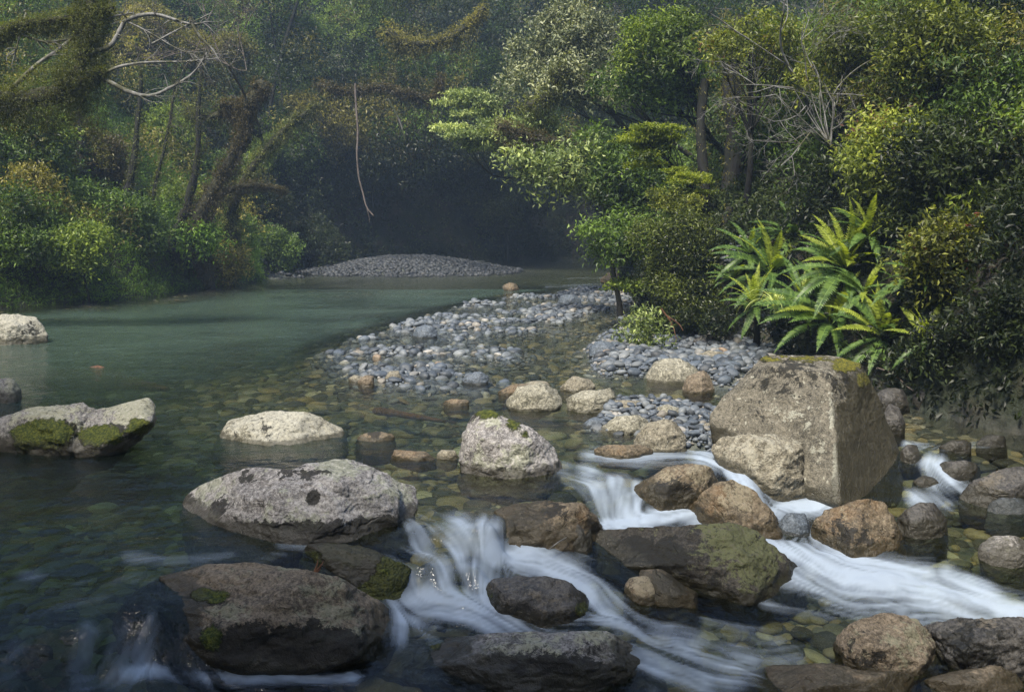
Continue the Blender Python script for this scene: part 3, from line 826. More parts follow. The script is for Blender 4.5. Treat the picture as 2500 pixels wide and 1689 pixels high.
    rock("pitted dark grey boulder with a mint lichen patch filling the lower right corner",
         [(2095, 1415), (2130, 1403), (2200, 1400), (2290, 1398), (2400, 1410), (2420, 1560), (2180, 1560), (2130, 1520)],
         'wetdark', base=(2270, 1550), thick=.7, k=26, sub=7, seed=201, rough=1.4, black=[(2200, 1480, 100, .7)], pale=[(2240, 1412, 26, 1.2, .6)], wet=.03)
    rock("low orange-brown slab awash at the bottom edge",
         [(1730, 1520), (1800, 1503), (1920, 1505), (2040, 1525), (2075, 1560), (2060, 1620), (1740, 1620)], 'rust', base=(1890, 1612), thick=.5, k=26, sub=6, seed=211, wet=.2)
    rock("low tan rock on the bottom edge under the corner pair",
         [(2090, 1545), (2150, 1520), (2230, 1508), (2290, 1525), (2330, 1580), (2100, 1600)], 'brown', base=(2200, 1595), thick=.4, k=22, sub=6, seed=221)
    # middle group, in the shallows
    mids = [
        ("pale angular rock, leftmost of the tan rocks along the far edge of the riffle", [(1148, 915), (1180, 882), (1230, 868), (1272, 886), (1276, 910), (1222, 936), (1160, 932)], 'white', 24),
        ("grey-white flat topped rock beside the pale angular rock, pebbles behind it", [(1284, 908), (1318, 890), (1380, 880), (1400, 892), (1385, 925), (1320, 938), (1290, 930)], 'white', 26),
        ("olive stone just behind the flat topped rock", [(1270, 882), (1300, 853), (1340, 860), (1352, 878), (1320, 890), (1280, 892)], 'tan', 16),
        ("lumpy grey-tan rock at the left end of the dark pebble heap", [(1373, 932), (1398, 908), (1450, 907), (1462, 925), (1430, 942), (1385, 942)], 'tan', 20),
        ("pale cracked rock in front of the lumpy one, wet at its foot", [(1358, 978), (1400, 945), (1450, 941), (1473, 955), (1442, 982), (1380, 986)], 'white', 24),
        ("smooth pink-tan wedge between the cracked rock and the blue pebbles", [(1436, 1003), (1468, 963), (1505, 950), (1530, 960), (1548, 988), (1560, 1022), (1500, 1030), (1448, 1022)], 'tan', 22),
        ("low yellow-tan rock with water running over it above the little fall", [(1348, 1022), (1380, 1008), (1450, 1009), (1482, 1028), (1435, 1043), (1370, 1037)], 'rust', 16),
        ("smooth dark pointed stone standing in shallow water below the fern bank", [(1548, 882), (1562, 856), (1600, 840), (1614, 852), (1622, 885), (1600, 895), (1560, 894)], 'brown', 26),
        ("round dark grey stone on the pebble beach behind the giant boulder", [(1628, 842), (1648, 818), (1674, 826), (1680, 850), (1660, 868), (1634, 864)], 'blue', 8),
        ("long pale rock half buried in the beach under the small bush", [(1465, 860), (1480, 818), (1535, 812), (1580, 838), (1600, 858), (1540, 872)], 'white', 26),
        ("flat dark rock on the beach just under the fern bank", [(1570, 780), (1600, 760), (1640, 752), (1665, 765), (1640, 788), (1590, 792)], 'wetdark', 26),
        ("blue-grey faceted rock at the left tip of the beach", [(1335, 800), (1352, 776), (1388, 773), (1402, 800), (1390, 815), (1345, 814)], 'blue', 26),
        ("yellowish rounded stone among the beach pebbles", [(1580, 808), (1605, 795), (1650, 800), (1645, 820), (1600, 825)], 'tan', 14),
        ("small tan stone set in the dark pebble heap", [(1490, 925), (1515, 917), (1542, 926), (1538, 945), (1498, 947)], 'white', 14),
        ("olive-tan oval stone at the right end of the dark pebble heap", [(1580, 985), (1600, 961), (1640, 956), (1656, 972), (1635, 990), (1595, 994)], 'tan', 12),
        ("dark blue oval pebble with its own little group left of the cracked rock", [(1322, 966), (1340, 950), (1370, 948), (1380, 962), (1355, 974), (1330, 974)], 'blue', 9),
        ("reddish stone lying in the shallows left of the pale angular rock", [(1130, 895), (1160, 876), (1200, 870), (1205, 882), (1160, 900)], 'rust', 10),
        ("brown rounded stone alone in the far river", [(1140, 650), (1155, 641), (1172, 646), (1178, 658), (1145, 662)], 'rust', 12),
        ("orange-brown rock under the bushes where the far river turns", [(1362, 638), (1380, 620), (1420, 616), (1440, 640), (1400, 646)], 'rust', 20),
        ("smooth tan stone pair member, left one by the pool edge of the bar", [(790, 862), (805, 850), (825, 856), (818, 868)], 'tan', 10),
        ("smooth brown stone, right one of the two by the pool edge of the bar", [(812, 866), (830, 851), (850, 855), (848, 872), (822, 878)], 'brown', 10),
        ("large smooth grey oval stone at the near rim of the gravel bar", [(1048, 866), (1060, 848), (1090, 843), (1110, 856), (1100, 872), (1060, 876)], 'blue', 9),
        ("yellow-green angular stone at the near rim of the bar", [(872, 860), (885, 842), (905, 841), (912, 858), (890, 868)], 'tan', 20),
        ("dark grey angular stone highest on the middle of the bar", [(935, 765), (950, 742), (975, 738), (993, 760), (970, 770)], 'blue', 24),
        ("big pale grey stone at the far end of the bar", [(1265, 685), (1280, 670), (1310, 668), (1320, 682), (1290, 692)], 'blue', 12),
        ("ochre flat stone just under water below the bar", [(1005, 915), (1030, 905), (1065, 908), (1060, 920), (1020, 923)], 'rust', 12),
        ("tan low stone showing in the shallows right of the oval grey stone", [(1185, 876), (1205, 864), (1240, 866), (1250, 880), (1210, 886)], 'tan', 14),
        ("brown submerged stone in the riffle left of the moss capped boulder", [(885, 1030), (900, 1020), (960, 1025), (990, 1040), (950, 1048)], 'rust', 14),
        ("olive submerged stone beside the moss capped boulder", [(990, 1036), (1000, 1020), (1035, 1022), (1040, 1040), (1015, 1046)], 'tan', 12),
    ]
    for i, (lab, ol, mt, k) in enumerate(mids):
        rock(lab, ol, mt, k=k, sub=6 if i < 6 else 5, seed=300 + i, wet=.03, group="stones in the shallows", name="river_rock", cat="rock", sink=.1, moss=())
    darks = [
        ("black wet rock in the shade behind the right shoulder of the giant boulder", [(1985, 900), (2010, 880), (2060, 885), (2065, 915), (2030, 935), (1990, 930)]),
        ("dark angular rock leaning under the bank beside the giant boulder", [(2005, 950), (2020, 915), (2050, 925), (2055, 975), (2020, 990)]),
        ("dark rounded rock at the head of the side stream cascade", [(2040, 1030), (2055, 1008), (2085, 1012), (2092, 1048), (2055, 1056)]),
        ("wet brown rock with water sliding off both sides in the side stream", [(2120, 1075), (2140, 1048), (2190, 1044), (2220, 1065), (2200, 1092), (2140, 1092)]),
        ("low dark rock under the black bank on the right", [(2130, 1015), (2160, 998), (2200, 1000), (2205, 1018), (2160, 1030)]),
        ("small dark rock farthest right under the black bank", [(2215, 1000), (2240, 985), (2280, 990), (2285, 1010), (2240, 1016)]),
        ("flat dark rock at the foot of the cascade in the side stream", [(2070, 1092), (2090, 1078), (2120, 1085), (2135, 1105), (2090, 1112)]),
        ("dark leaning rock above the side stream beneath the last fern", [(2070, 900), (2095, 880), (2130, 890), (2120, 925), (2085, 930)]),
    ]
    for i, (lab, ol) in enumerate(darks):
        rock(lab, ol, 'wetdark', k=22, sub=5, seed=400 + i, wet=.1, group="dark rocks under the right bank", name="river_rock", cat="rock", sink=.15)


# ------------------------------------------------------------------ cobbles and bed stones
def stone_variants(n, sub):
    V, Fc = get_ico(sub)
    out = []
    for i in range(n):
        r = np.random.default_rng(900 + i)
        s = np.array([1, r.uniform(.62, .9), r.uniform(.42, .7)])
        pn = r.standard_normal((9, 3)); pn /= np.linalg.norm(pn, axis=1)[:, None]
        d = r.uniform(.80, 1.0, 9)
        t = np.maximum(V @ pn.T, 1e-6) / d
        rr = ((t ** 9).sum(1) + 1) ** (-1 / 9)
        P = V * rr[:, None] * (1 + .05 * noise(V * 1.7 + i * 9, i))[:, None] * s
        out.append(P)
    return out, Fc


def stone_mat(name, stops, individual, rough=.55):
    m, t, out = new_mat(name)
    q = N(t)
    co = q.n("TexCoord").outputs["Object"] if individual else q.n("NewGeometry").outputs["Position"]
    if individual: base = q.n("ObjectInfo").outputs["Color"]
    else: base = q.cramp(q.attr("tone"), stops)
    nz = q.noise(co, 2.2 if individual else 14, 5, .6)
    fz = q.noise(co, 14 if individual else 90, 3, .6)
    c = q.mix(q.math('MULTIPLY', q.ramp(nz, .35, .7), .5), base, q.mix(1.0, base, (1.7, 1.65, 1.6), 'MULTIPLY'))
    c = q.mix(q.math('MULTIPLY', q.ramp(fz, .5, .75), .35), c, (.30, .31, .32))
    c = q.mix(q.math('MULTIPLY', q.ramp(fz, .5, .3), .5), c, q.mix(1.0, base, (.5, .5, .5), 'MULTIPLY'))
    bp = q.n("Bump", {"Strength": .4, "Distance": .01, "Height": fz})
    q.put(out.inputs[0], q.n("BsdfPrincipled", {"Base Color": c, "Roughness": rough, "Normal": bp}))
    return m


def fill_poly(poly, n, r, lo, hi, power=2.2):
    b0, b1 = poly.min(0), poly.max(0)
    P, R = [], []
    cell = {}
    tries = 0
    sizes = lo + (hi - lo) * np.sort(r.random(n) ** power)[::-1]
    for s in sizes:
        for _ in range(14):
            p = b0 + (b1 - b0) * r.random(2)
            if poly_sd(p[None], poly)[0] > -.02: continue
            k = (int(p[0] / .3), int(p[1] / .3))
            ok = True
            for i in (-1, 0, 1):
                for j in (-1, 0, 1):
                    for (q, rr) in cell.get((k[0] + i, k[1] + j), ()):
                        if (q[0] - p[0]) ** 2 + (q[1] - p[1]) ** 2 < ((rr + s) * .72) ** 2: ok = False
            if ok:
                cell.setdefault(k, []).append((p, s)); P.append(p); R.append(s)
                break
    return np.array(P), np.array(R)


def rots(n, r, tilt=.25):
    a = r.random(n) * 6.283
    t = r.normal(0, tilt, (n, 2))
    M = np.empty((n, 3, 3))
    for i in range(n):
        M[i] = np.array((Matrix.Rotation(t[i, 0], 3, 'X') @ Matrix.Rotation(t[i, 1], 3, 'Y') @ Matrix.Rotation(a[i], 3, 'Z')))
    return M


def bake_stones(P3, R, variants, Fc, r, tone, name, mat, tilt=.25):
    n = len(P3)
    M = rots(n, r, tilt)
    nv = len(variants[0])
    which = r.integers(0, len(variants), n)
    Vs = np.stack([variants[w] for w in which])
    Vs = np.einsum('nij,nvj->nvi', M, Vs) * R[:, None, None] + P3[:, None, :]
    FF = (Fc[None] + (np.arange(n) * nv)[:, None, None]).reshape(-1, 3)
    return mesh_np(name, Vs.reshape(-1, 3), FF, mat, {"tone": np.repeat(tone, nv)})


GREYS = [(0, (.035, .045, .058)), (.35, (.065, .080, .102)), (.6, (.105, .122, .142)), (.8, (.155, .17, .18)), (.93, (.155, .14, .115)), (1, (.33, .32, .30))]


def build_cobbles():
    r = np.random.default_rng(77)
    PP, RR, AA = [], [], []
    pts_, rr = fill_poly(BAR, 5200, r, .026, .12, 3.2); PP.append(pts_); RR.append(rr); AA += [0] * len(rr)
    pts_, rr = fill_poly(BEACH, 1700, r, .028, .12, 2.4); PP.append(pts_); RR.append(rr); AA += [1] * len(rr)
    pts_, rr = fill_poly(PILE, 600, r, .025, .075, 1.6); PP.append(pts_); RR.append(rr); AA += [2] * len(rr)
    # loose ones spilling round the bar
    ring = wpoly([(700, 810), (760, 750), (1000, 680), (1440, 630), (1500, 700), (1450, 770), (1330, 870), (1200, 900), (900, 900), (760, 880)])
    pts_, rr = fill_poly(ring, 1500, r, .035, .10, 2.0)
    sd = poly_sd(pts_, BAR)
    k = (sd > .05) & (sd < 1.0)
    PP.append(pts_[k]); RR.append(rr[k]); AA += [3] * int(k.sum())
    P = np.vstack(PP); R = np.concatenate(RR); A = np.array(AA)
    z = groundz(P)
    z = z + R * np.where(A == 3, .25, .30) + np.where(A == 2, r.random(len(A)) * .03, 0)
    P3 = np.column_stack([P, z])
    px, py, D = project(P3)
    size = R / D * F
    ok = (px > 20) & (px < 2300)
    order = np.argsort(-np.where(ok, size, 0))
    hero, rest = order[:300], order[300:]
    var, Fc = stone_variants(10, 4)
    m_ind = stone_mat("cobble_surface", None, True)
    meshes = [mesh_np("cobble", v, Fc, m_ind) for v in var]
    cols = [("blue-grey", (.065, .082, .105)), ("dark slate", (.040, .048, .058)), ("mid grey", (.105, .118, .130)), ("pale grey", (.17, .185, .195)), ("brownish", (.18, .135, .095)), ("whitish", (.33, .32, .30))]
    wts = [.38, .21, .25, .1, .035, .025]
    places = ["on the gravel bar in midstream", "on the pebble beach under the fern bank", "in the dark pebble heap beside the giant boulder", "in shallow water around the gravel bar"]
    groups = ["cobbles on the gravel bar", "cobbles on the pebble beach", "pebbles heaped beside the giant boulder", "cobbles in the shallows round the bar"]
    for i in hero:
        c = r.choice(len(cols), p=wts)
        if A[i] == 2: c = r.choice([0, 0, 1, 1, 2])
        o = obj("cobble", meshes[r.integers(0, 10)], loc=tuple(P3[i]))
        v = r.uniform(.62, 1.2)
        o.color = (*[x * v for x in cols[c][1]], 1)
        o.rotation_euler = (r.normal(0, .25), r.normal(0, .25), r.random() * 6.28)
        o.scale = (R[i],) * 3
        sz = "large" if R[i] > .085 else ("palm-sized" if R[i] > .06 else "small")
        if A[i] == 0:
            pl = "near the pool-side tip of the gravel bar" if px[i] < 880 else ("on the near rim of the gravel bar" if py[i] > 815 else
                 ("on the middle of the gravel bar" if py[i] > 735 else ("on the far half of the gravel bar" if py[i] > 690 else "at the far end of the gravel bar")))
        elif A[i] == 1:
            pl = "on the pebble beach by the small bush" if px[i] < 1520 else ("on the middle of the pebble beach" if px[i] < 1640 else "on the pebble beach behind the giant boulder")
        elif A[i] == 2:
            pl = "at the left end of the dark pebble heap" if px[i] < 1500 else "in the dark pebble heap beside the giant boulder"
        else:
            pl = "half under water on the pool side of the bar" if px[i] < 1000 else ("half under water near the rim of the bar" if py[i] > 800 else "half under water between bar and beach")
        tag(o, f"{sz} smooth {cols[c][0]} cobble {pl}", "cobble", groups[A[i]])
    var3, F3 = stone_variants(8, 3)
    ms = stone_mat("gravel_surface", GREYS, False)
    me = bake_stones(P3[rest], R[rest], var3, F3, r, r.random(len(rest)) ** 1.2, "small_cobbles", ms)
    tag(obj("small_cobbles", me), "countless small blue-grey cobbles packed on the gravel bar and beach", "pebbles", kind='stuff')
    # fine gravel between
    allp = []
    for poly, n in ((BAR, 5200), (BEACH, 2600), (PILE, 900)):
        b0, b1 = poly.min(0), poly.max(0)
        q = b0 + (b1 - b0) * r.random((n * 2, 2))
        allp.append(q[poly_sd(q, poly) < .12])
    q = np.vstack(allp)
    var2, F2 = stone_variants(6, 2)
    rr = r.uniform(.018, .045, len(q))
    me = bake_stones(np.column_stack([q, groundz(q) + .012]), rr, var2, F2, r, r.random(len(q)), "gravel", ms)
    tag(obj("gravel", me), "fine blue-grey gravel filling the gaps between the cobbles", "gravel", kind='stuff')
    # far gravel bank
    n = 9000
    q = np.column_stack([r.normal(-3.6, 3.1, n), r.normal(36.2, 2.0, n)])
    g = groundz(q)
    k = (g > -.06) & (poly_sd(q, RP) < 1.0)
    q, g = q[k], g[k]
    rr = .04 + .10 * r.random(len(q)) ** 2.5
    md = stone_mat("shaded_gravel_surface", [(p_, tuple(v * .26 for v in c_)) for p_, c_ in GREYS], False)  # gravel colours scaled down, the mound's shade put into the stones
    me = bake_stones(np.column_stack([q, g + rr * .2]), rr, var2, F2, r, r.random(len(q)) ** 1.3 * .85, "gravel", md)
    tag(obj("gravel", me), "low mound of shade-darkened grey gravel on the far bank where the river bends", "gravel", kind='stuff')
    # stones of the bed seen through the water
    n = 34000
    d = 5.2 + 25 * r.random(n) ** 1.5
    a = r.uniform(-.66, .55, n)
    q = np.column_stack([a * d, d])
    wz = waterz(q); g = groundz(q)
    k = (g < wz - .02) & (poly_sd(q, RP) < -.05)
    q, g, wz = q[k], g[k], wz[k]
    rr = .028 + .14 * r.random(len(q)) ** 3.4
    rr = np.minimum(rr, (wz - g) * .85 + .01)
    bed = stone_mat("bed_stone_surface", [(0, (.018, .018, .014)), (.3, (.045, .044, .032)), (.55, (.125, .125, .095)), (.75, (.19, .15, .075)), (.92, (.19, .17, .12)), (1, (.33, .32, .26))], False, .7)
    var3b = [v * np.array([1, 1, .7]) for v in var3]
    me = bake_stones(np.column_stack([q, g]), rr, var3b, F3, r, r.random(len(q)), "bed_stones", bed, .12)
    tag(obj("bed_stones", me), "olive, brown and green stones covering the bed under clear water", "stones", kind='stuff')


# ------------------------------------------------------------------ tubes (branches, trunks, logs)
class Tubes:
    def __init__(s): s.V, s.F, s.n = [], [], 0

    def add(s, pts, rad, sides=7, seed=0, lump=0.0):
        P = np.array(pts, float)
        # resample smoothly (Catmull-Rom)
        Q, Rr = [], []
        rad = np.interp(np.linspace(0, 1, len(P)), np.linspace(0, 1, len(np.atleast_1d(rad))), np.atleast_1d(rad))
        E = np.vstack([2 * P[0] - P[1], P, 2 * P[-1] - P[-2]])
        for i in range(len(P) - 1):
            for t in np.linspace(0, 1, 5)[:-1]:
                a, b, c, d = E[i:i + 4]
                Q.append(.5 * ((2 * b) + (c - a) * t + (2 * a - 5 * b + 4 * c - d) * t * t + (3 * b - a - 3 * c + d) * t ** 3))
                Rr.append(rad[i] * (1 - t) + rad[i + 1] * t)
        Q.append(P[-1]); Rr.append(rad[-1])
        Q = np.array(Q); Rr = np.array(Rr)
        T = np.gradient(Q, axis=0)
        T /= np.linalg.norm(T, axis=1)[:, None] + 1e-9
        ref = np.array([.31, .17, .93]) if abs(T[0, 2]) < .8 else np.array([.95, .2, .1])
        A = np.cross(T, ref); A /= np.linalg.norm(A, axis=1)[:, None] + 1e-9
        B = np.cross(T, A)
        th = np.arange(sides) / sides * 2 * math.pi
        ring = Q[:, None, :] + (A[:, None, :] * np.cos(th)[None, :, None] + B[:, None, :] * np.sin(th)[None, :, None]) * Rr[:, None, None]
        if lump:
            v = ring.reshape(-1, 3)
            nn = noise(v / max(.05, float(Rr.max()) * 1.6) + seed, seed)
            v = v + ((ring - Q[:, None, :]).reshape(-1, 3)) * (nn * lump)[:, None]
            ring = v.reshape(ring.shape)
        k = len(Q)
        i = (np.arange(k - 1)[:, None] * sides + np.arange(sides)[None, :])
        j = (np.arange(k - 1)[:, None] * sides + (np.arange(sides)[None, :] + 1) % sides)
        s.F.append(np.stack([i, j, j + sides, i + sides], -1).reshape(-1, 4) + s.n)
        s.V.append(ring.reshape(-1, 3))
        s.n += k * sides
        return Q

    def mesh(s, name, mat): return mesh_np(name, np.vstack(s.V), np.vstack(s.F), mat)


def bark_mat(name, c1, c2, moss=.5, mc=(.045, .055, .012)):
    m, t, out = new_mat(name)
    q = N(t)
    co = q.n("NewGeometry").outputs["Position"]
    mp = q.n("Mapping", {"Vector": co, "Scale": (1, 1, .35)}).outputs[0]
    a = q.noise(mp, 14, 6, .65)
    b = q.noise(co, 2.6, 5, .6)
    c = q.mix(q.ramp(a, .35, .65), c1, c2)
    c = q.mix(q.ramp(b, .62 - moss * .3, .72 - moss * .3), c, q.mix(q.ramp(q.noise(co, 20, 3), .3, .7), tuple(v * .4 for v in mc), mc))
    bp = q.n("Bump", {"Strength": .8, "Distance": .03, "Height": a})
    q.put(out.inputs[0], q.n("BsdfPrincipled", {"Base Color": c, "Roughness": .85, "Normal": bp}))
    return m


BARK = {
    'dark': bark_mat("bark_dark", (.004, .0035, .003), (.011, .010, .008), .6, (.012, .014, .005)),
    'grey': bark_mat("bark_grey", (.05, .047, .042), (.13, .125, .11), .5),
    'bone': bark_mat("bark_weathered", (.10, .097, .09), (.25, .245, .23), .4, (.10, .10, .05)),
    'mossy': bark_mat("bark_mossy", (.018, .016, .010), (.04, .034, .02), 1.5, (.035, .034, .010)),
    'twig': bark_mat("twig_brown", (.07, .055, .045), (.16, .13, .11), .0),
    'red': bark_mat("driftwood_red", (.08, .035, .018), (.17, .08, .04), .0),
}


# ------------------------------------------------------------------ foliage
def leaf_mat(name, dark, mid, light, hi=None, hi_at=.93, gloss=.45, trans=.35):
    m, t, out = new_mat(name)
    q = N(t)
    dark, mid, light = [tuple(v * g for v in c) for c, g in ((dark, 1.0), (mid, 1.65), (light, 2.05))]
    dark, mid, light = [(c[0] * 1.12, c[1] * 1.0, c[2] * .82) for c in (dark, mid, light)]
    tn = q.attr("tone")
    stops = [(.1, dark), (.48, mid), (.8, light)] + ([(hi_at, hi)] if hi else [])
    c = q.cramp(tn, stops)
    bs = q.n("BsdfPrincipled", {"Base Color": c, "Roughness": gloss})
    bs.inputs["Specular IOR Level"].default_value = .4
    tl = q.n("BsdfTranslucent", {"Color": q.mix(1.0, c, (1.5, 1.5, .6), 'MULTIPLY')})
    q.put(out.inputs[0], q.n("MixShader", {0: trans, 1: bs, 2: tl}))
    return m


LM = {
    'mid': leaf_mat("leaf_mid_green", (.012, .026, .010), (.038, .072, .020), (.085, .145, .030)),
    'bright': leaf_mat("leaf_bright_green", (.025, .045, .010), (.070, .115, .024), (.135, .19, .035)),
    'beech': leaf_mat("leaf_lime", (.045, .070, .010), (.10, .145, .022), (.17, .21, .035), trans=.5),
    'olive': leaf_mat("leaf_olive", (.030, .034, .010), (.080, .085, .025), (.16, .16, .045)),
    'grey': leaf_mat("leaf_grey_green", (.030, .042, .028), (.085, .110, .070), (.19, .22, .15), trans=.2),
    'pale': leaf_mat("leaf_pale_green", (.035, .060, .025), (.105, .155, .060), (.24, .30, .13), trans=.25),
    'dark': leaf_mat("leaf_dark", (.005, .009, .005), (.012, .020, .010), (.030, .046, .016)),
    'yellow': leaf_mat("leaf_yellow_green", (.022, .034, .010), (.062, .085, .020), (.150, .185, .036), (.20, .10, .04), .96),
    'flower': leaf_mat("leaf_with_red_tips", (.022, .038, .014), (.065, .095, .028), (.19, .24, .05), (.20, .10, .08), .95),
    'red': leaf_mat("leaf_reddish", (.020, .028, .010), (.06, .075, .02), (.16, .19, .035), (.20, .06, .045), .82),
    'brown': leaf_mat("leaf_brownish", (.014, .013, .008), (.038, .036, .018), (.080, .072, .035)),
    'moss': leaf_mat("moss_tuft", (.014, .019, .005), (.042, .054, .012), (.095, .118, .022), trans=.3),
    'rustmoss': leaf_mat("moss_rusty", (.013, .012, .006), (.032, .029, .012), (.062, .055, .022), trans=.3),
    'bronze': leaf_mat("leaf_bronze", (.008, .012, .006), (.020, .031, .012), (.085, .115, .030), gloss=.35),
    'grass': leaf_mat("leaf_bank_green", (.016, .038, .008), (.045, .098, .015), (.10, .18, .025)),
}


def unit(v): return v / (np.linalg.norm(v, axis=-1, keepdims=True) + 1e-9)


class Leaves:
    def __init__(s): s.V, s.T = [], []

    def add(s, C, O, per, L, spread, r, width=.42, droop=0.0, flat=.8, tone=None, vf=1.0):
        """C sprig bases, O outward directions; per leaves on each sprig."""
        n = len(C)
        d = unit(O + .55 * r.standard_normal((n, 3)) + np.array([0, 0, .25 - droop]))
        t = r.random((n, per, 1))
        P = C[:, None] + (d[:, None] * t * spread + r.standard_normal((n, per, 3)) * spread * .30) * np.array([1, 1, vf])
        a = unit(d[:, None] * .6 + r.standard_normal((n, per, 3)) * .8 + np.array([0, 0, -.15 - droop]))
        up = unit(np.array([0, 0, flat]) + O[:, None] * .5 + r.standard_normal((n, per, 3)) * .55)
        sd = unit(np.cross(a, up))
        nm = np.cross(sd, a)
        ln = L * r.uniform(.6, 1.25, (n, per, 1))
        w = ln * width * .5
        v0 = P; v1 = P + a * ln * .45 + sd * w + nm * w * .35; v2 = P + a * ln - nm * ln * .12; v3 = P + a * ln * .45 - sd * w + nm * w * .35
        s.V.append(np.stack([v0, v1, v2, v3], 2).reshape(-1, 3))
        tb = r.random((n, 1)) if tone is None else tone.reshape(n, 1)
        tn = np.clip(.55 * tb + .45 * r.random((n, per)) + .0, 0, 1)
        s.T.append(np.repeat(tn.reshape(-1), 4))

    def mesh(s, name, mat):
        V = np.vstack(s.V)
        b = np.arange(0, len(V), 4)[:, None]
        Fc = np.hstack([b, b + 1, b + 2, b, b + 2, b + 3]).reshape(-1, 3)
        return mesh_np(name, V, Fc, mat, {"tone": np.concatenate(s.T)}, smooth_=False)


def sphere_dirs(n, r, up=.0):
    v = r.standard_normal((n, 3))
    v[:, 2] += up
    return unit(v)


def crown(c, R, r, kind='round', dens=1.0, L=.11, per=9, nl=None, width=.42):
    """c centre, R three radii. Returns Leaves and lobe centres."""
    lv = Leaves()
    lobes = []
    vol = (R[0] * R[2]) ** .5
    if nl is None: nl = int(np.clip(7 + 7 * vol, 8, 34))
    for i in range(nl):
        u = sphere_dirs(1, r, .15)[0]
        q = r.uniform(.35, .88)
        lc = c + u * q * R
        if kind == 'layer':
            lr = np.array([R[0] * r.uniform(.28, .5), R[1] * r.uniform(.28, .5), R[2] * r.uniform(.05, .09)])
        else:
            f = r.uniform(.22, .44)
            lr = np.array([f * (R[0] + vol) / 2, f * (R[1] + vol) / 2, f * R[2] * .85])
        lobes.append(lc)
        area = (lr[0] * lr[1] + lr[0] * lr[2] + lr[1] * lr[2]) * 4.2
        ns = max(10, int(area * 62 * dens * (.11 / L) ** 1.75 * (9 / per)))
        o = sphere_dirs(ns, r, .35)
        P = lc + o * lr * r.uniform(.55, 1.12, (ns, 1))
        P += .35 * vol * .25 * fbm(P * 1.7 + i, 5, 2)[:, None] * o * np.array([1, 1, .2 if kind == 'layer' else 1])
        tone = np.clip(.5 + .35 * noise(P * 1.3 + i * 3.1, 7) + r.normal(0, .18) + .12 * r.standard_normal(ns), 0, 1)
        lv.add(P, o, per, L, L * 2.3, r, tone=tone, width=width, droop=.0 if kind != 'droop' else .6, vf=.22 if kind == 'layer' else 1.0)
    return lv, np.array(lobes)


def tree(label, px, py, D, rx, ry, mat, kind='round', dens=1.0, L=None, per=9, bark='dark', base=None, tr=None, name="broadleaf_tree", cat="tree", group=None, depth=.8, seed=None, width=.42, nl=None, trunkless=False, lean=0.0, fix=False):
    seed = seed if seed is not None else int(px * 3 + py * 7)
    r = np.random.default_rng(seed)
    if base is None or py < 480 and D > 12 and not fix:
        hp = hit_ground(px, min(py, 640), 8.0)
        Dh = float((hp - CAM) @ FW)
        D = Dh - (.9 if px < 1500 else .4) - .45 * max(rx, ry) / F * Dh if (base is None or Dh < D) else D
        base = None
    elif not fix:
        hp = hit_ground(px, py, 8.0)
        Dh = float((hp - CAM) @ FW)
        if Dh < D + .3 * rx / F * D: D = Dh - .3 * rx / F * Dh; base = None
    c = pt(px, py, D)
    R = np.array([rx / F * D, max(.35, depth * (rx + ry) / 2 / F * D), ry / F * D])
    L = (L or .10) * (.80 if px > 1500 else .95)
    per = int(per * 1.25)
    if py < 560 and kind != 'layer': R = R * np.array([1.22, 1.1, 1.18])
    lv, lobes = crown(c, R, r, kind, dens, L, per, nl, width)
    gx, gy = (c[0] + lean, c[1] + .3 * R[1]) if base is None else base
    gz = float(groundz(np.array([[gx, gy]]))[0])
    e = bpy.data.objects.new(name, None)
    e.location = (gx, gy, gz)
    link(e)
    tag(e, label, cat, group)
    off = np.array([gx, gy, gz])
    T = Tubes()
    h = max(.3, c[2] - gz)
    r0 = tr or max(.02, .013 * (h + R[0] * 2))
    top = c + np.array([0, 0, R[2] * .1])
    mid = (off + top) / 2 + r.normal(0, .08, 3) * h * .5
    T.add([off - off + np.array([0, 0, -.25]), (off * .72 + mid * .28) - off + r.normal(0, .02, 3) * h, mid - off, top - off], [r0 * 1.3, r0, r0 * .8, r0 * .4], 8, seed, .25)
    for lc in lobes:
        st = mid + (top - mid) * r.uniform(0, .8)
        m2 = (st + lc) / 2 + r.normal(0, .10, 3) * np.linalg.norm(lc - st)
        T.add([st - off, m2 - off, lc - off], [r0 * .38, r0 * .22, r0 * .08], 5, seed)
        for _ in range(3):
            tip = lc + r.normal(0, .3, 3) * R * .7
            T.add([m2 - off, (m2 + tip) / 2 + r.normal(0, .05, 3) - off, tip - off], [r0 * .14, r0 * .08, .004], 4, seed)
    tag(obj("trunk", T.mesh("trunk", BARK[bark]), e), None)
    for v in lv.V: v -= off
    obj("crown", lv.mesh("crown", LM[mat]), e)
    return e


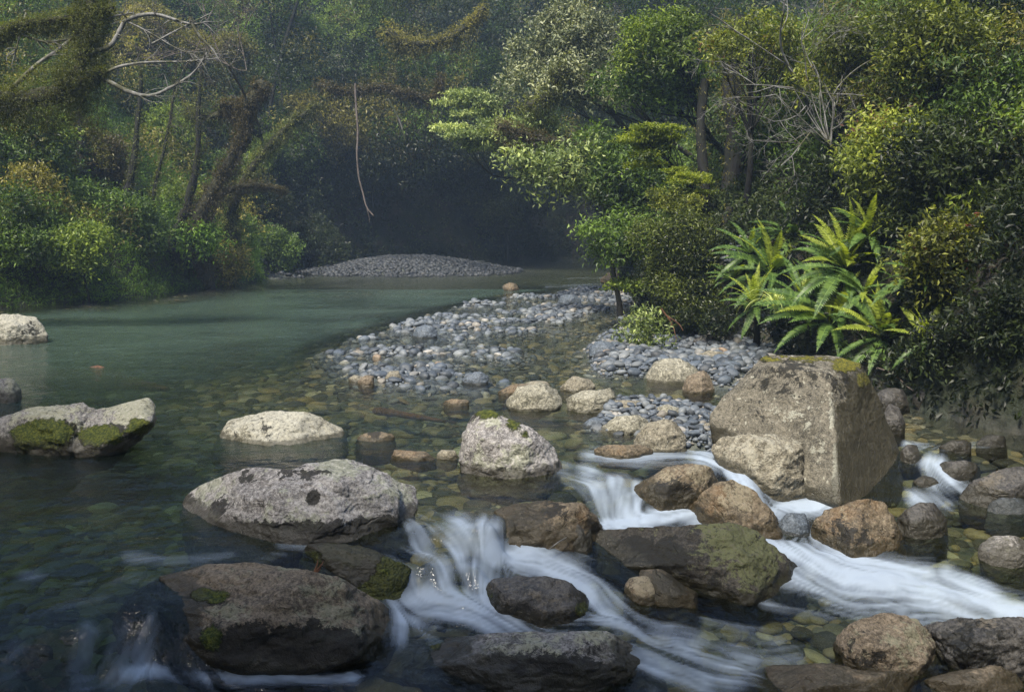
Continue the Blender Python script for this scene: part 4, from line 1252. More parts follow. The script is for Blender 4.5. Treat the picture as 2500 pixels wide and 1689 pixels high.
def moss_on(lv, Q, R, r, dens, L=.05, hang=.5, per=8):
    """tufts all round a limb and strands hanging from its underside"""
    Q = np.array(Q)
    seg = np.linalg.norm(np.diff(Q, axis=0), axis=1).sum()
    n = int(seg * dens)
    t = r.random(n) * (len(Q) - 1)
    i = t.astype(int); f = (t - i)[:, None]
    P = Q[i] * (1 - f) + Q[i + 1] * f
    o = sphere_dirs(n, r)
    rad = R if np.isscalar(R) else np.interp(t, np.linspace(0, len(Q) - 1, len(R)), R)[:, None]
    P = P + o * rad * (.55 + .75 * np.clip(noise(P * 3.1, 4) + .55, 0, 1.5))[:, None]
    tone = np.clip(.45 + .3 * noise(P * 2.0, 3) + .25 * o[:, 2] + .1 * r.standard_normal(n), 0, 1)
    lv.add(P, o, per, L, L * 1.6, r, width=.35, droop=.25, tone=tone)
    k = (o[:, 2] < -.1) & (r.random(n) < .6)
    m = int(k.sum())
    if m and hang:
        for j in range(5):
            dz = (r.random((m, 1)) ** 1.5) * hang * np.clip(.55 + 1.3 * noise(P[k] * 1.9, 12), .1, 1.6)[:, None]
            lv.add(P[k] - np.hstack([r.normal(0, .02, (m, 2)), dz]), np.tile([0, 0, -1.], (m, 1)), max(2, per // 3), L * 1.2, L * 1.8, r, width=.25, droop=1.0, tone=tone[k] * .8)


def mossy_limb(label, paths, D, radii, mat='moss', name="mossy_tree", cat="tree", dens=170, L=.055, hang=.5, bare=(), group=None, ground=None, bark='mossy', fuzz=1.6):
    r = np.random.default_rng(int(abs(paths[0][0][0]) + abs(paths[0][0][1]) * 3))
    pts0 = [[pt(p[0], p[1], D + (p[2] if len(p) > 2 else 0)) for p in path] for path in paths]
    if ground is not None:                      # carry the trunk down to the ground
        a = pts0[0][0]
        gx, gy = ground
        gz = float(groundz(np.array([[gx, gy]]))[0])
        pts0[0] = [np.array([gx, gy, gz - .2]), (np.array([gx, gy, gz]) + a) / 2 + np.array([.1, 0, .1])] + pts0[0]
    base = np.array(pts0[0][0])
    e = link(bpy.data.objects.new(name, None))
    e.location = tuple(base)
    tag(e, label, cat, group)
    T, lv = Tubes(), Leaves()
    for path, rad in zip(pts0, radii):
        Q = T.add([np.array(p) - base for p in path], rad, 9, 3, .35)
        if dens: moss_on(lv, Q, np.linspace(rad[0], rad[-1], 12) * fuzz, r, dens, L, hang)
    obj("trunk", T.mesh("trunk", BARK[bark]), e)
    if dens: obj("moss", lv.mesh("moss", LM[mat]), e)
    if bare:
        B = Tubes()
        for path, rad in bare:
            P = [pt(p[0], p[1], D + (p[2] if len(p) > 2 else 0)) - base for p in path]
            Q = B.add(P, rad, 6, 5, .2)
            for _ in range(int(len(Q) * .9)):
                i = r.integers(len(Q) // 4, len(Q))
                d = unit(Q[min(i + 1, len(Q) - 1)] - Q[i - 1] + r.normal(0, .6, 3) * np.linalg.norm(Q[min(i + 1, len(Q) - 1)] - Q[i - 1]))
                l = r.uniform(.15, .6)
                m = Q[i] + d * l * .5 + r.normal(0, .04, 3)
                B.add([Q[i], m, m + d * l * .5 + r.normal(0, .08, 3)], [rad[-1] * .6 + .003, .005, .002], 4)
        obj("bare_branch", B.mesh("bare_branch", BARK['bone']), e)
    return e


def twig_fan(T, p, d, l, rad, depth, r, spread=.55):
    n = 3
    pts_ = [p]
    dd = d
    for i in range(n):
        dd = unit(dd + r.normal(0, .16, 3))
        pts_.append(pts_[-1] + dd * l / n)
    T.add(pts_, [rad, rad * .6], 5 if depth > 1 else 4)
    if depth <= 0: return
    for _ in range(r.integers(2, 5)):
        k = r.integers(1, n + 1)
        twig_fan(T, pts_[k], unit(dd + r.normal(0, spread, 3)), l * r.uniform(.5, .8), max(rad * .55, .0022), depth - 1, r, spread)


def dead_branches(label, starts, D, bark='bone', base=None, name="dead_tree", seed=5, depth=4):
    r = np.random.default_rng(seed)
    T = Tubes()
    first = pt(starts[0][0], starts[0][1], D)
    gx, gy = (first[0], first[1] + .2) if base is None else base
    gz = float(groundz(np.array([[gx, gy]]))[0])
    off = np.array([gx, gy, gz])
    e = link(bpy.data.objects.new(name, None)); e.location = tuple(off)
    tag(e, label, "dead tree")
    TR = Tubes()
    TR.add([np.array([0, 0, -.2]), (first - off) * .5 + np.array([.1, .1, 0]), first - off], [.06, .045, .03], 7)
    for (x, y, dx, dy, l, rad) in starts:
        p = pt(x, y, D) - off
        d = unit(np.array([dx, r.uniform(-.3, .3), -dy]))
        if (x, y) != (starts[0][0], starts[0][1]): TR.add([first - off, (first - off + p) / 2 + r.normal(0, .05, 3), p], [.010, .007], 5)
        twig_fan(T, p, d, l, rad, depth, r)
    obj("trunk", TR.mesh("trunk", BARK[bark]), e)
    obj("twigs", T.mesh("twigs", BARK[bark]), e)


# ------------------------------------------------------------------ ferns
def frond_mesh(name, mat, e0, drop, W=.085, n=34, seed=0):
    r = np.random.default_rng(seed)
    t = np.linspace(0, 1, n)
    ang = e0 - drop * t ** 1.4
    ds = 1.0 / (n - 1)
    x = np.concatenate([[0], np.cumsum(np.cos(ang[:-1]) * ds)]); z = np.concatenate([[0], np.cumsum(np.sin(ang[:-1]) * ds)])
    side = .04 * r.standard_normal() * t ** 2
    V, Fc, tone = [], [], []
    prof = np.clip(np.minimum(t / .30, 1) ** .7 * (1 - np.clip((t - .42) / .58, 0, 1) ** 1.9), .03, 1)
    for i in range(1, n):
        P = np.array([x[i], side[i], z[i]]); T = np.array([math.cos(ang[i]), 0, math.sin(ang[i])]); Nn = np.array([-math.sin(ang[i]), 0, math.cos(ang[i])])
        for s in (-1, 1):
            w = W * prof[i] * r.uniform(.9, 1.08)
            B = np.array([0, s, 0.])
            tip = P + B * w + T * w * .35 + Nn * (w * .25 - w * .22 * r.random())
            h = ds * .44
            k = len(V)
            V += [P - T * h, P + T * h, P + B * w * .55 + T * (w * .12 + h * 1.0) + Nn * w * .16, tip, P + B * w * .55 + T * (w * .12 - h * 1.0) + Nn * w * .16]
            Fc += [[k, k + 1, k + 2], [k, k + 2, k + 4], [k + 4, k + 2, k + 3]]
            tn = .35 + .5 * r.random()
            tone += [tn] * 5
    for i in range(n - 1):
        for dz in (0,):
            k = len(V)
            a = np.array([x[i], side[i], z[i] + .003]); b = np.array([x[i + 1], side[i + 1], z[i + 1] + .003])
            w = .006 * (1 - t[i]) + .0015
            V += [a + [0, -w, 0], a + [0, w, 0], b + [0, w, 0], b + [0, -w, 0]]
            Fc += [[k, k + 1, k + 2], [k, k + 2, k + 3]]
            tone += [1.0] * 4
    return mesh_np(name, np.array(V), np.array(Fc), mat, {"tone": np.array(tone)}, smooth_=False)


def build_ferns():
    young = leaf_mat("frond_young", (.045, .070, .012), (.105, .15, .024), (.17, .225, .045), trans=.45)
    old = leaf_mat("frond_green", (.012, .032, .009), (.030, .066, .018), (.062, .112, .032), trans=.3)
    dead = leaf_mat("frond_dead", (.035, .020, .012), (.08, .045, .028), (.13, .075, .045), trans=.1)
    stem_m = BARK['dark']
    ME = {'in': [frond_mesh("frond", young, math.radians(a), math.radians(b), .095, seed=i) for i, (a, b) in enumerate([(80, 30), (70, 40), (62, 45)])],
          'mid': [frond_mesh("frond", old, math.radians(a), math.radians(b), .105, seed=10 + i) for i, (a, b) in enumerate([(48, 50), (38, 50), (30, 55)])],
          'midy': [frond_mesh("frond", young, math.radians(a), math.radians(b), .10, seed=15 + i) for i, (a, b) in enumerate([(46, 50), (36, 50)])],
          'low': [frond_mesh("frond", old, math.radians(a), math.radians(b), .105, seed=20 + i) for i, (a, b) in enumerate([(16, 55), (4, 50), (-14, 40)])],
          'dead': [frond_mesh("frond", dead, math.radians(-10), math.radians(65), .07, seed=30)]}
    specs = [  # px, py, D, length m, young share, n, label
        (1738, 606, 16.2, .95, .35, 30, "broad fern with a pale upright heart, left one of the two biggest on the bank"),
        (1905, 596, 15.6, 1.05, .6, 34, "tallest lime green fern crown, right one of the two biggest on the bank"),
        (1960, 520, 17.2, .85, .6, 22, "fern half hidden behind the tallest fern crown, highest on the slope"),
        (1790, 520, 17.6, .8, .2, 22, "darker fern in the back row between the two biggest crowns and the dark trunks"),
        (1703, 680, 15.0, .62, .85, 20, "small yellow-green fern at the lower left of the clump above the strap leaves"),
        (1872, 716, 14.0, 1.0, .35, 34, "wide spreading fern in the middle of the lower row, with some dead fronds"),
        (1808, 668, 14.8, .75, .8, 18, "bright fern wedged between the wide spreading one and the small left one"),
        (1993, 758, 12.9, .74, .8, 24, "yellow-green fern right of the wide spreading one, above the giant boulder's shoulder"),
        (2090, 770, 12.0, .52, .7, 16, "smallest fern at the right end of the row, alone over the dark bank"),
        (1648, 618, 17.0, .5, .6, 12, "tiny fern tuft at the far left of the clump beside the dark shrub"),
        (2085, 610, 14.0, .7, .2, 14, "dark fern hidden under the red tipped shrub"),
        (1950, 650, 15.2, .7, .5, 16, "fern filling the gap behind the yellow-green one"),
        (2035, 640, 15.0, .6, .3, 12, "thin fern in the shade right of the tallest crown"),
        (1690, 560, 17.8, .7, .2, 16, "dark green fern behind the broad one, next to the leaning trunk"),
        (1850, 490, 18.2, .6, .3, 14, "fern at the foot of the ivy clad trunk"),
    ]
    for i, (px, py, D, L, yg, n, lab) in enumerate(specs):
        r = np.random.default_rng(500 + i)
        px, py = px + 12, py + 16 - max(0, py - 700) * .15
        hp = hit_ground(px, py + 6, 8.0)
        Dh = float((hp - CAM) @ FW)
        Dn = min(D, Dh - .22)
        L = 1.12 * L * Dn / D
        c = pt(px, py, Dn)
        g = float(groundz(c[None, :2])[0])
        e = link(bpy.data.objects.new("crown_fern", None)); e.location = tuple(c)
        tag(e, lab, "fern", "crown ferns on the right bank")
        e.rotation_euler = (math.radians(r.uniform(17, 26)), math.radians(r.uniform(-8, 8)), 0)
        T = Tubes()
        dz = min(g - c[2], 0) - .15
        T.add([np.array([0, .06, dz]), np.array([.02, .03, dz * .5]), np.array([0, 0, .03])], [.06, .05, .045], 8, i, .3)
        obj("stem", T.mesh("stem", stem_m), e)
        n = int(n * 1.1)
        for j in range(n):
            f = j / n
            key = 'in' if f < .30 else ('mid' if f < .58 else 'low')
            if key == 'in' and r.random() > yg + .15: key = 'mid'
            if key == 'mid' and r.random() < yg * .5: key = 'midy'
            if f > .975 and i in (1, 5, 7, 8): key = 'dead'
            m = ME[key][r.integers(0, len(ME[key]))]
            o = obj("frond", m, e)
            o.rotation_euler = (r.normal(0, .10), r.normal(0, .10), j * 2.39996 + r.normal(0, .2))
            s = L * r.uniform(.82, 1.1) * (1 if key != 'in' else .95)
            o.scale = (s, s, s)


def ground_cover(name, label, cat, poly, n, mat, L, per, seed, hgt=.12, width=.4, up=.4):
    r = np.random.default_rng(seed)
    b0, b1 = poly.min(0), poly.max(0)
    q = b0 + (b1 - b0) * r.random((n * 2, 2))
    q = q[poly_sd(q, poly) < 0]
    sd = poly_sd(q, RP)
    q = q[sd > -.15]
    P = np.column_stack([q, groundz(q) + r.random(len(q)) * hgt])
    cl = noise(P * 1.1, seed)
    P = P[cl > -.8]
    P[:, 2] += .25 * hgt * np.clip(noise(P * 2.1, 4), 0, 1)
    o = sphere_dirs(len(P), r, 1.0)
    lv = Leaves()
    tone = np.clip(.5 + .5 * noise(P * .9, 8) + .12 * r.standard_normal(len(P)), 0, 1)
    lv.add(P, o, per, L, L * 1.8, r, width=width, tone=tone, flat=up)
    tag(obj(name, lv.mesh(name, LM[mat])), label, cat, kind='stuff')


def build_background_forest():
    r = np.random.default_rng(99)
    lvs = {k: Leaves() for k in ('mid', 'dark', 'olive', 'bright')}
    T = Tubes()
    # the wood that climbs the slopes behind the trees one can tell apart
    cnt = 0
    while cnt < 1900:
        x, y = r.uniform(-34, 24), r.uniform(12, 64)
        sd = poly_sd(np.array([[x, y]]), RP)[0]
        if sd < .8 or abs(x / y) > .85: continue
        if y < 22 and x > 0 and sd < 3.5: continue
        g = float(groundz(np.array([[x, y]]))[0])
        z = g + r.uniform(-.2, 1.0) * (1 if sd > 2 else .5) + max(0, sd - 9) * .12
        c = np.array([x, y, z])
        px, py, D = project(c[None])
        if py[0] > 700: continue
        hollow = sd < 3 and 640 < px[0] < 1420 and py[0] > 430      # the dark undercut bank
        cnt += 1
        R = np.array([1, 1, .75]) * r.uniform(.5, 1.3)
        ns = int(34 * R[0] ** 2 * 3.6)
        o = sphere_dirs(ns, r, .4)
        P = c + o * R * r.uniform(.5, 1.15, (ns, 1))
        k = r.choice(['mid', 'dark', 'olive', 'bright'], p=[.40, .18, .22, .20])
        if hollow: k = 'dark'  # darkest leaves only: the hollow's shade put into the leaf colour
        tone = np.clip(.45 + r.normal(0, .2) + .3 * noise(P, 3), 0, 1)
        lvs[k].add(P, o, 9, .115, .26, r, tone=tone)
    cnt = 0
    while cnt < 230:
        x, y = r.uniform(3, 15), r.uniform(11, 32)
        sd = poly_sd(np.array([[x, y]]), RP)[0]
        if sd < 1.2 or x / y > .7: continue
        c = np.array([x, y, float(groundz(np.array([[x, y]]))[0]) + r.uniform(0, 1.6)])
        px, py, D = project(c[None])
        if 1560 < px[0] < 2170 and py[0] > 400: continue
        cnt += 1
        R = np.array([1, 1, .75]) * r.uniform(.45, .9)
        ns = int(60 * R[0] ** 2 * 3.2)
        o = sphere_dirs(ns, r, .4)
        P = c + o * R * r.uniform(.5, 1.15, (ns, 1))
        lvs[r.choice(['mid', 'dark', 'olive', 'bright'], p=[.35, .3, .2, .15])].add(P, o, 9, .085, .2, r, tone=np.clip(.45 + r.normal(0, .2) + .3 * noise(P, 3), 0, 1))
    for i in range(240):
        x = r.uniform(-10, 9)
        y = 37.5 + .25 * abs(x + 1) * r.random() + r.uniform(0, 6)
        z = r.uniform(4.2, 11.5)
        if i >= 150: x, y, z = r.uniform(2, 15), r.uniform(26, 42), r.uniform(6, 16)
        R = np.array([1, 1, .6]) * r.uniform(.7, 1.5)
        ns = int(75 * R[0] ** 2)
        o = sphere_dirs(ns, r, .2)
        P = np.array([x, y, z]) + o * R * r.uniform(.4, 1.15, (ns, 1))
        lvs[r.choice(['mid', 'dark', 'olive'], p=[.3, .55, .15])].add(P, o, 9, .15, .32, r, tone=np.clip(.4 + r.normal(0, .2) + .3 * noise(P, 3), 0, 1))
    e = link(bpy.data.objects.new("background_forest", None))
    tag(e, "dense mossy rainforest climbing the slopes behind nearer trees, plus unseen foliage added overhead for shade", "forest", kind='stuff')
    for i in range(34):
        x, y = r.uniform(-30, 22), r.uniform(20, 56)
        if poly_sd(np.array([[x, y]]), RP)[0] < 1.5: continue
        g = float(groundz(np.array([[x, y]]))[0])
        l = r.normal(0, .9, 2)
        rr = r.uniform(.04, .10)
        T.add([[x, y, g - .3], [x + l[0] * .3, y + l[1] * .3, g + 3], [x + l[0], y + l[1], g + 7], [x + l[0] * 1.7, y + l[1], g + 12]], [rr * 1.2, rr, rr * .5], 7, i, .3)
    obj("trunks", T.mesh("trunks", BARK['dark']), e)
    # canopy round and behind the viewpoint, with unseen clumps added overhead to cast shade
    lv = Leaves()
    for i in range(211):
        if i < 95:
            x, y = r.uniform(-22, -9.5), r.uniform(-16, 6)
            z = r.uniform(3.5, 13) + (-x - 8) * .25
        elif i < 125:
            x, y = r.uniform(8.5, 18), r.uniform(-14, 9); z = r.uniform(1, 11)
        else:
            x, y = r.uniform(-20, 18), r.uniform(-26, -9); z = r.uniform(1, 13)
        if i >= 206: x, y, z = r.uniform(3.2, 5.5), r.uniform(1.0, 3.6), r.uniform(11, 12.5)  # unseen clumps without trunks, added to shade the right bank
        elif i >= 203: x, y, z = r.uniform(2.4, 3.8), r.uniform(1.8, 3.2), r.uniform(11, 12)
        elif i >= 170: x, y, z = r.uniform(-11, -3.0), r.uniform(-5.6, -2.2), r.uniform(11, 13)  # unseen clumps overhead, added to darken the lower left foreground
        R = np.array([1, 1, .7]) * (1.1 if i >= 203 else r.uniform(1.2, 2.6))
        ns = int(60 * R[0] ** 2)
        o = sphere_dirs(ns, r, .3)
        P = np.array([x, y, z]) + o * R * r.uniform(.4, 1.1, (ns, 1))
        lv.add(P, o, 7, .34, .6, r)
    for k in lvs: obj("foliage", lvs[k].mesh("foliage", LM[k]), e)
    obj("foliage", lv.mesh("foliage", LM['mid']), e)


def build_trees():
    # ---- left bank, low shrubs along the water
    low = [
        (70, 522, 24.5, 75, 75, 'mid', "leafy shrub at the left edge of the far bank, just above the grassy waterline"),
        (190, 562, 24.6, 80, 60, 'bright', "bright bushy shrub with yellow-green leaf clusters above the grassy slope, second from the left"),
        (300, 522, 26.0, 70, 80, 'mid', "mid green shrub between the brown trunks and the grassy slope"),
        (420, 542, 27.0, 75, 55, 'grass', "rounded green bush at the right end of the grassy slope"),
        (520, 600, 28.6, 60, 45, 'olive', "olive bush overhanging the water where the grassy slope ends"),
        (610, 570, 30.5, 60, 55, 'mid', "dull green shrub leaning towards the gravel mound"),
        (700, 540, 33.0, 60, 55, 'dark', "dark shrub in the haze above the left end of the gravel mound"),
        (90, 450, 26.0, 80, 60, 'olive', "olive shrub below the bright bush on the left edge"),
        (230, 470, 27.0, 70, 60, 'mid', "loose green shrub growing against the thick brown trunk"),
        (400, 470, 27.5, 65, 45, 'bright', "light green shrub low between two leaning trunks"),
        (600, 460, 31.0, 70, 50, 'dark', "dark shrub under the fallen mossy log"),
        (520, 520, 29.0, 50, 40, 'mid', "small shrub beneath the rusty hollow in the bank"),
    ]
    for px, py, D, rx, ry, m, lab in low:
        tree(lab, px, py, D, rx, ry, m, name="shrub", cat="shrub", group="shrubs on the left bank", L=.11, tr=.03, dens=.9)
    mid = [
        (70, 310, 25.0, 80, 60, 'bright', .13, "bright green small tree at the left edge, under the hanging moss"),
        (370, 325, 24.5, 72, 62, 'bright', .12, "bright round-crowned tree standing out from the dark slope left of the mossy trunks"),
        (230, 360, 28.0, 80, 60, 'brown', .10, "brownish thin tree between the two bright crowns on the left"),
        (500, 400, 29.0, 50, 45, 'mid', .11, "small green tree in front of the leaning mossy trunk"),
        (640, 330, 32.0, 80, 60, 'mid', .12, "green tree hanging over the dark bank left of the long vine"),
        (470, 150, 29.0, 90, 75, 'olive', .11, "olive crown behind the bare white branches"),
        (455, 445, 26.5, 45, 40, 'mid', .10, "small leafy shrub over the foot of the leaning mossy trunk"),
        (600, 350, 28.5, 50, 40, 'bright', .10, "light green sprays half covering the second slanting mossy trunk"),
        (520, 300, 26.5, 32, 30, 'mid', .09, "tuft of green leaves growing on the leaning mossy trunk"),
        (680, 260, 30.5, 55, 45, 'olive', .11, "olive crown where the slanting mossy trunk reaches the canopy"),
        (780, 250, 31.5, 50, 35, 'mid', .11, "green fringe of leaves hanging left of the long vine"),
        (900, 275, 32.0, 60, 30, 'mid', .11, "green fringe of leaves hanging right of the long vine"),
        (520, 190, 28.0, 55, 55, 'bright', .10, "small light crown below the brown dead twigs"),
        (640, 130, 31.0, 95, 95, 'mid', .12, "tall bushy tree left of centre at the top, full dark green crown"),
        (750, 190, 32.0, 85, 75, 'grey', .11, "grey-green feathery tree above the vine"),
        (820, 90, 33.0, 85, 70, 'bright', .12, "light green tree at the top above the hanging ferns"),
        (930, 120, 34.0, 80, 55, 'yellow', .12, "yellow-green tree left of the dark gap at the top centre"),
        (900, 210, 34.0, 80, 40, 'brown', .10, "brown mossy crown overhanging the dark bank beside the vine"),
        (940, 340, 34.0, 60, 45, 'mid', .12, "drooping green bough in the dark hollow right of the vine"),
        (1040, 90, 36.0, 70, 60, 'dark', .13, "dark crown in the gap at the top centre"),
        (140, 130, 26.0, 100, 70, 'yellow', .11, "yellow mossy crown in the top left corner"),
        (300, 90, 27.0, 100, 60, 'olive', .11, "olive tree behind the white branches at the top left"),
        (760, 330, 33.5, 60, 45, 'olive', .12, "olive bough over the dark bank immediately left of the vine"),
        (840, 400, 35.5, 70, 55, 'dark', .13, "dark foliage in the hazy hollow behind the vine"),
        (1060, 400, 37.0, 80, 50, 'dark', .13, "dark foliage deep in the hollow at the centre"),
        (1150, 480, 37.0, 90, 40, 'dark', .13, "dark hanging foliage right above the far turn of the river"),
    ]
    for px, py, D, rx, ry, m, L, lab in mid:
        tree(lab, px, py, D, rx, ry, m, L=L, group="trees on the left bank" if px < 700 else "trees round the hollow", bark='dark', dens=1.0)
    # ---- centre: overhanging boughs
    tree("sunlit pale tree with a flat leaning crown reaching over the dark hollow", 1062, 238, 28, 78, 40, 'pale', 'layer', 1.3, L=.12, bark='dark', base=(5.0, 31.5), fix=True, nl=14, tr=.09)
    tree("pale green bough hanging just below the flat leaning crown", 1090, 305, 27, 88, 48, 'pale', 'layer', 1.2, L=.12, bark='mossy', base=(4.6, 30), fix=True, nl=14, tr=.09)
    tree("large silvery grey-green tree at the top, right of the dark gap", 1290, 120, 25, 150, 90, 'grey', L=.12, bark='mossy', base=(5.2, 27), fix=True, dens=1.1)
    tree("grey-green tree under the large silvery one, its lower boughs in shade", 1370, 200, 24, 130, 60, 'grey', L=.12, bark='mossy', base=(5.6, 26), fix=True, dens=.8)
    tree("pale leaved tree whose boughs reach left over the river below the silvery tree", 1265, 395, 20.5, 115, 70, 'pale', L=.13, bark='mossy', base=(4.6, 22), fix=True, dens=.6, tr=.09)
    tree("green bough between the pale river tree and the rusty mossy branch", 1190, 300, 24, 70, 40, 'pale', L=.12, bark='mossy', base=(4.6, 26), fix=True, dens=.8, tr=.07)
    tree("shaded green tree behind the lime beech", 1420, 420, 20.5, 100, 110, 'mid', L=.11, bark='dark', base=(4.8, 22), dens=.8)
    tree("lime green beech with flat layered sprays, the brightest tree in the picture", 1478, 328, 18.2, 72, 58, 'beech', 'layer', 1.5, L=.07, per=12, bark='dark', base=(4.2, 19.5), fix=True, nl=16, width=.6)
    tree("yellow-lime lower spray tree beneath the brightest beech", 1545, 420, 18.0, 60, 60, 'beech', 'layer', 1.2, L=.07, per=12, bark='dark', base=(4.4, 19.2), fix=True, nl=12, width=.6)
    tree("fine leaved olive tree hanging below the lime beech", 1520, 465, 17.8, 52, 32, 'yellow', 'round', 1.1, L=.06, per=12, bark='dark', base=(4.3, 19), fix=True, width=.6)
    tree("fresh green tree at the top between the silvery tree and the dead twigs", 1530, 110, 20, 110, 75, 'bright', L=.12, bark='dark', base=(5.4, 22), fix=True)
    tree("green tree in the second row under the fresh green one", 1500, 210, 21, 110, 55, 'mid', L=.12, bark='dark', base=(5.6, 23), fix=True, dens=.8)
    # ---- the dark bushy point on the right bank
    tree("tall dark small-leaved shrub at the point of the right bank", 1540, 570, 17.2, 105, 95, 'bronze', L=.075, per=10, name="shrub", cat="shrub", dens=1.0, nl=30, base=(3.6, 17.6))
    tree("purplish dark shrub leaning over the far riffle, left edge of the right bank", 1425, 540, 18.5, 95, 65, 'mid', L=.10, per=8, name="shrub", cat="shrub", dens=.5, nl=20, base=(3.4, 19), fix=True)
    tree("dark shrub skirting the water at the foot of the right bank", 1590, 690, 16.6, 90, 60, 'bronze', L=.075, per=10, name="shrub", cat="shrub", dens=.9, nl=22, base=(3.7, 17))
    tree("bluish green bush hanging over the far end of the gravel bar", 1450, 648, 18.6, 62, 34, 'bright', 'layer', .8, L=.10, name="shrub", cat="shrub", nl=10, base=(3.0, 19.4), fix=True)
    tree("small light green bush standing on the pebble beach", 1462, 765, 15.3, 56, 46, 'pale', L=.10, name="shrub", cat="shrub", dens=.85, nl=9, base=(2.35, 15.7), fix=True, tr=.02, width=.3)
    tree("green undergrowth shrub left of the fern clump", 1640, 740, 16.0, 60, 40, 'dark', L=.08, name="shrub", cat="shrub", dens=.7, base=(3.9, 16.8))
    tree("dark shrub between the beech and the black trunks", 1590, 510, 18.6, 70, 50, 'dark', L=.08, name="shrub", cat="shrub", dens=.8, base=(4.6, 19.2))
    # ---- right side trees
    tree("yellow-leaved crown at the top left of the dead twigs", 1700, 110, 17.0, 90, 70, 'yellow', L=.11, bark='dark', base=(5.4, 19), dens=.6)
    tree("green tree behind the grey dead twigs at the top", 1800, 120, 18.5, 90, 75, 'bright', L=.11, bark='dark', base=(6.2, 20), dens=.9)
    tree("rust and olive tree at the top right of the dead twigs", 1930, 160, 15.5, 115, 85, 'yellow', L=.11, bark='dark', base=(6.4, 18), dens=.95)
    tree("broad yellow-green tree in the top right corner", 2140, 130, 14.0, 140, 105, 'yellow', L=.11, bark='dark', base=(7.6, 16), dens=1.0)
    tree("dark tree on the right edge below the corner tree", 2260, 300, 13.5, 110, 110, 'mid', L=.11, bark='dark', base=(8.2, 15), dens=.8)
    tree("olive tree in the middle distance above the flowering shrub", 2040, 240, 15.5, 110, 60, 'olive', L=.11, bark='dark', base=(7.2, 17.5), dens=.8)
    tree("shaded green tree behind the ivy clad trunk", 1790, 330, 18.5, 110, 80, 'mid', L=.11, bark='dark', base=(5.8, 20), dens=.6)
    tree("tall shrub with whitish and red tipped leaves, middle right", 2060, 375, 13.6, 135, 85, 'flower', L=.11, name="shrub", cat="shrub", dens=1.15, base=(6.6, 15.4), nl=26, bark='dark')
    tree("glossy yellow-green shrub at the right edge beside the red tipped one", 2240, 460, 12.6, 95, 80, 'bright', L=.12, name="shrub", cat="shrub", dens=.55, base=(7.6, 14))
    tree("reddish leaved shrub hanging over the black bank on the right edge", 2180, 585, 12.2, 125, 75, 'red', L=.10, name="shrub", cat="shrub", dens=1.1, base=(6.9, 13.5), nl=24)
    tree("loose leafy branch between the red shrub and the fern clump", 2065, 520, 13.4, 70, 40, 'flower', L=.10, name="shrub", cat="shrub", dens=.9, base=(6.2, 14.6))
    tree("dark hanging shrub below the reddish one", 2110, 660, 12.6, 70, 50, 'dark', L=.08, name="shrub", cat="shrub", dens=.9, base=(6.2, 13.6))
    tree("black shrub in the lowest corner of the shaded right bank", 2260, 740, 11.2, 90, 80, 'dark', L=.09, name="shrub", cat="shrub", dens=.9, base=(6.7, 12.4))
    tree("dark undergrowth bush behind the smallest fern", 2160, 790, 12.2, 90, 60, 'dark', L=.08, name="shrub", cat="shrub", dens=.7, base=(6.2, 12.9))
    tree("shaded tree behind the right edge shrubs", 2180, 420, 16.5, 150, 130, 'dark', L=.12, dens=.8, base=(9, 18.5))
    tree("shaded tree rising behind the fern clump", 1960, 420, 17.8, 110, 90, 'dark', L=.12, dens=.7, base=(7.2, 19.5))

    # ---- trunks that read on their own
    tall = [
        ([(1660, 560), (1652, 470), (1668, 340), (1660, 200), (1680, 40)], .20, 19.5, "thick black trunk, left one of the pair above the fern clump"),
        ([(1608, 540), (1600, 430), (1590, 300), (1600, 180)], .10, 19.8, "slender black trunk just right of the lime beech"),
        ([(1712, 500), (1700, 400), (1712, 280), (1730, 120)], .09, 19.2, "slim dark trunk right of the thick black one"),
        ([(1625, 640), (1640, 540), (1655, 470)], .09, 17.5, "short reddish-brown leaning trunk at the left of the ferns"),
    ]
    for path, rad, D, lab in tall:
        p0 = pt(path[0][0], path[0][1], D)
        mossy_limb(lab, [path], D, [(rad * 1.2, rad * .8)], mat='olive', name="tall_tree", cat="tree", dens=26, hang=.15, ground=(p0[0], p0[1] + .2), bark='dark', fuzz=1.05, group="dark trunks above the ferns")
    left = [
        ([(170, 560), (175, 470), (185, 380), (180, 280), (190, 180)], .16, 27.0, "thick upright brown trunk on the far left bank"),
        ([(262, 540), (285, 450), (300, 380), (310, 300), (320, 180), (310, 100)], .12, 26.6, "straight brown trunk right of the thick one on the left bank"),
        ([(330, 580), (345, 500), (350, 430), (370, 350), (390, 250), (400, 150)], .07, 26.4, "thin pale trunk among the shrubs of the left bank"),
        ([(385, 560), (420, 480), (440, 400), (450, 330), (450, 240), (460, 140)], .14, 27.5, "grey-brown trunk leaning right below the bright round crown"),
    ]
    for path, rad, D, lab in left:
        p0 = pt(path[0][0], path[0][1], D)
        mossy_limb(lab, [path], D, [(rad * 1.2, rad * .4)], mat='moss', name="mossy_tree", cat="tree", dens=90, hang=.2, ground=(p0[0], p0[1] + .2), bark='dark', fuzz=1.1, group="trunks on the left bank")
    mossy_limb("big leaning mossy trunk that ends in a broken rust coloured stub", [[(440, 520), (490, 420), (540, 330), (560, 250), (500, 240)], [(545, 320), (560, 240), (600, 205), (580, 195)]],
               27.5, [(.24, .19, .15, .08), (.14, .18, .15)], mat='rustmoss', dens=300, L=.07, hang=.45, ground=(-8.9, 28.6))
    mossy_limb("second mossy trunk slanting right over the dark bank", [[(520, 500), (560, 400), (640, 300), (720, 240)]], 30.0, [(.18, .12, .07)], mat='moss', dens=220, L=.07, hang=.5, ground=(-8.9, 31))
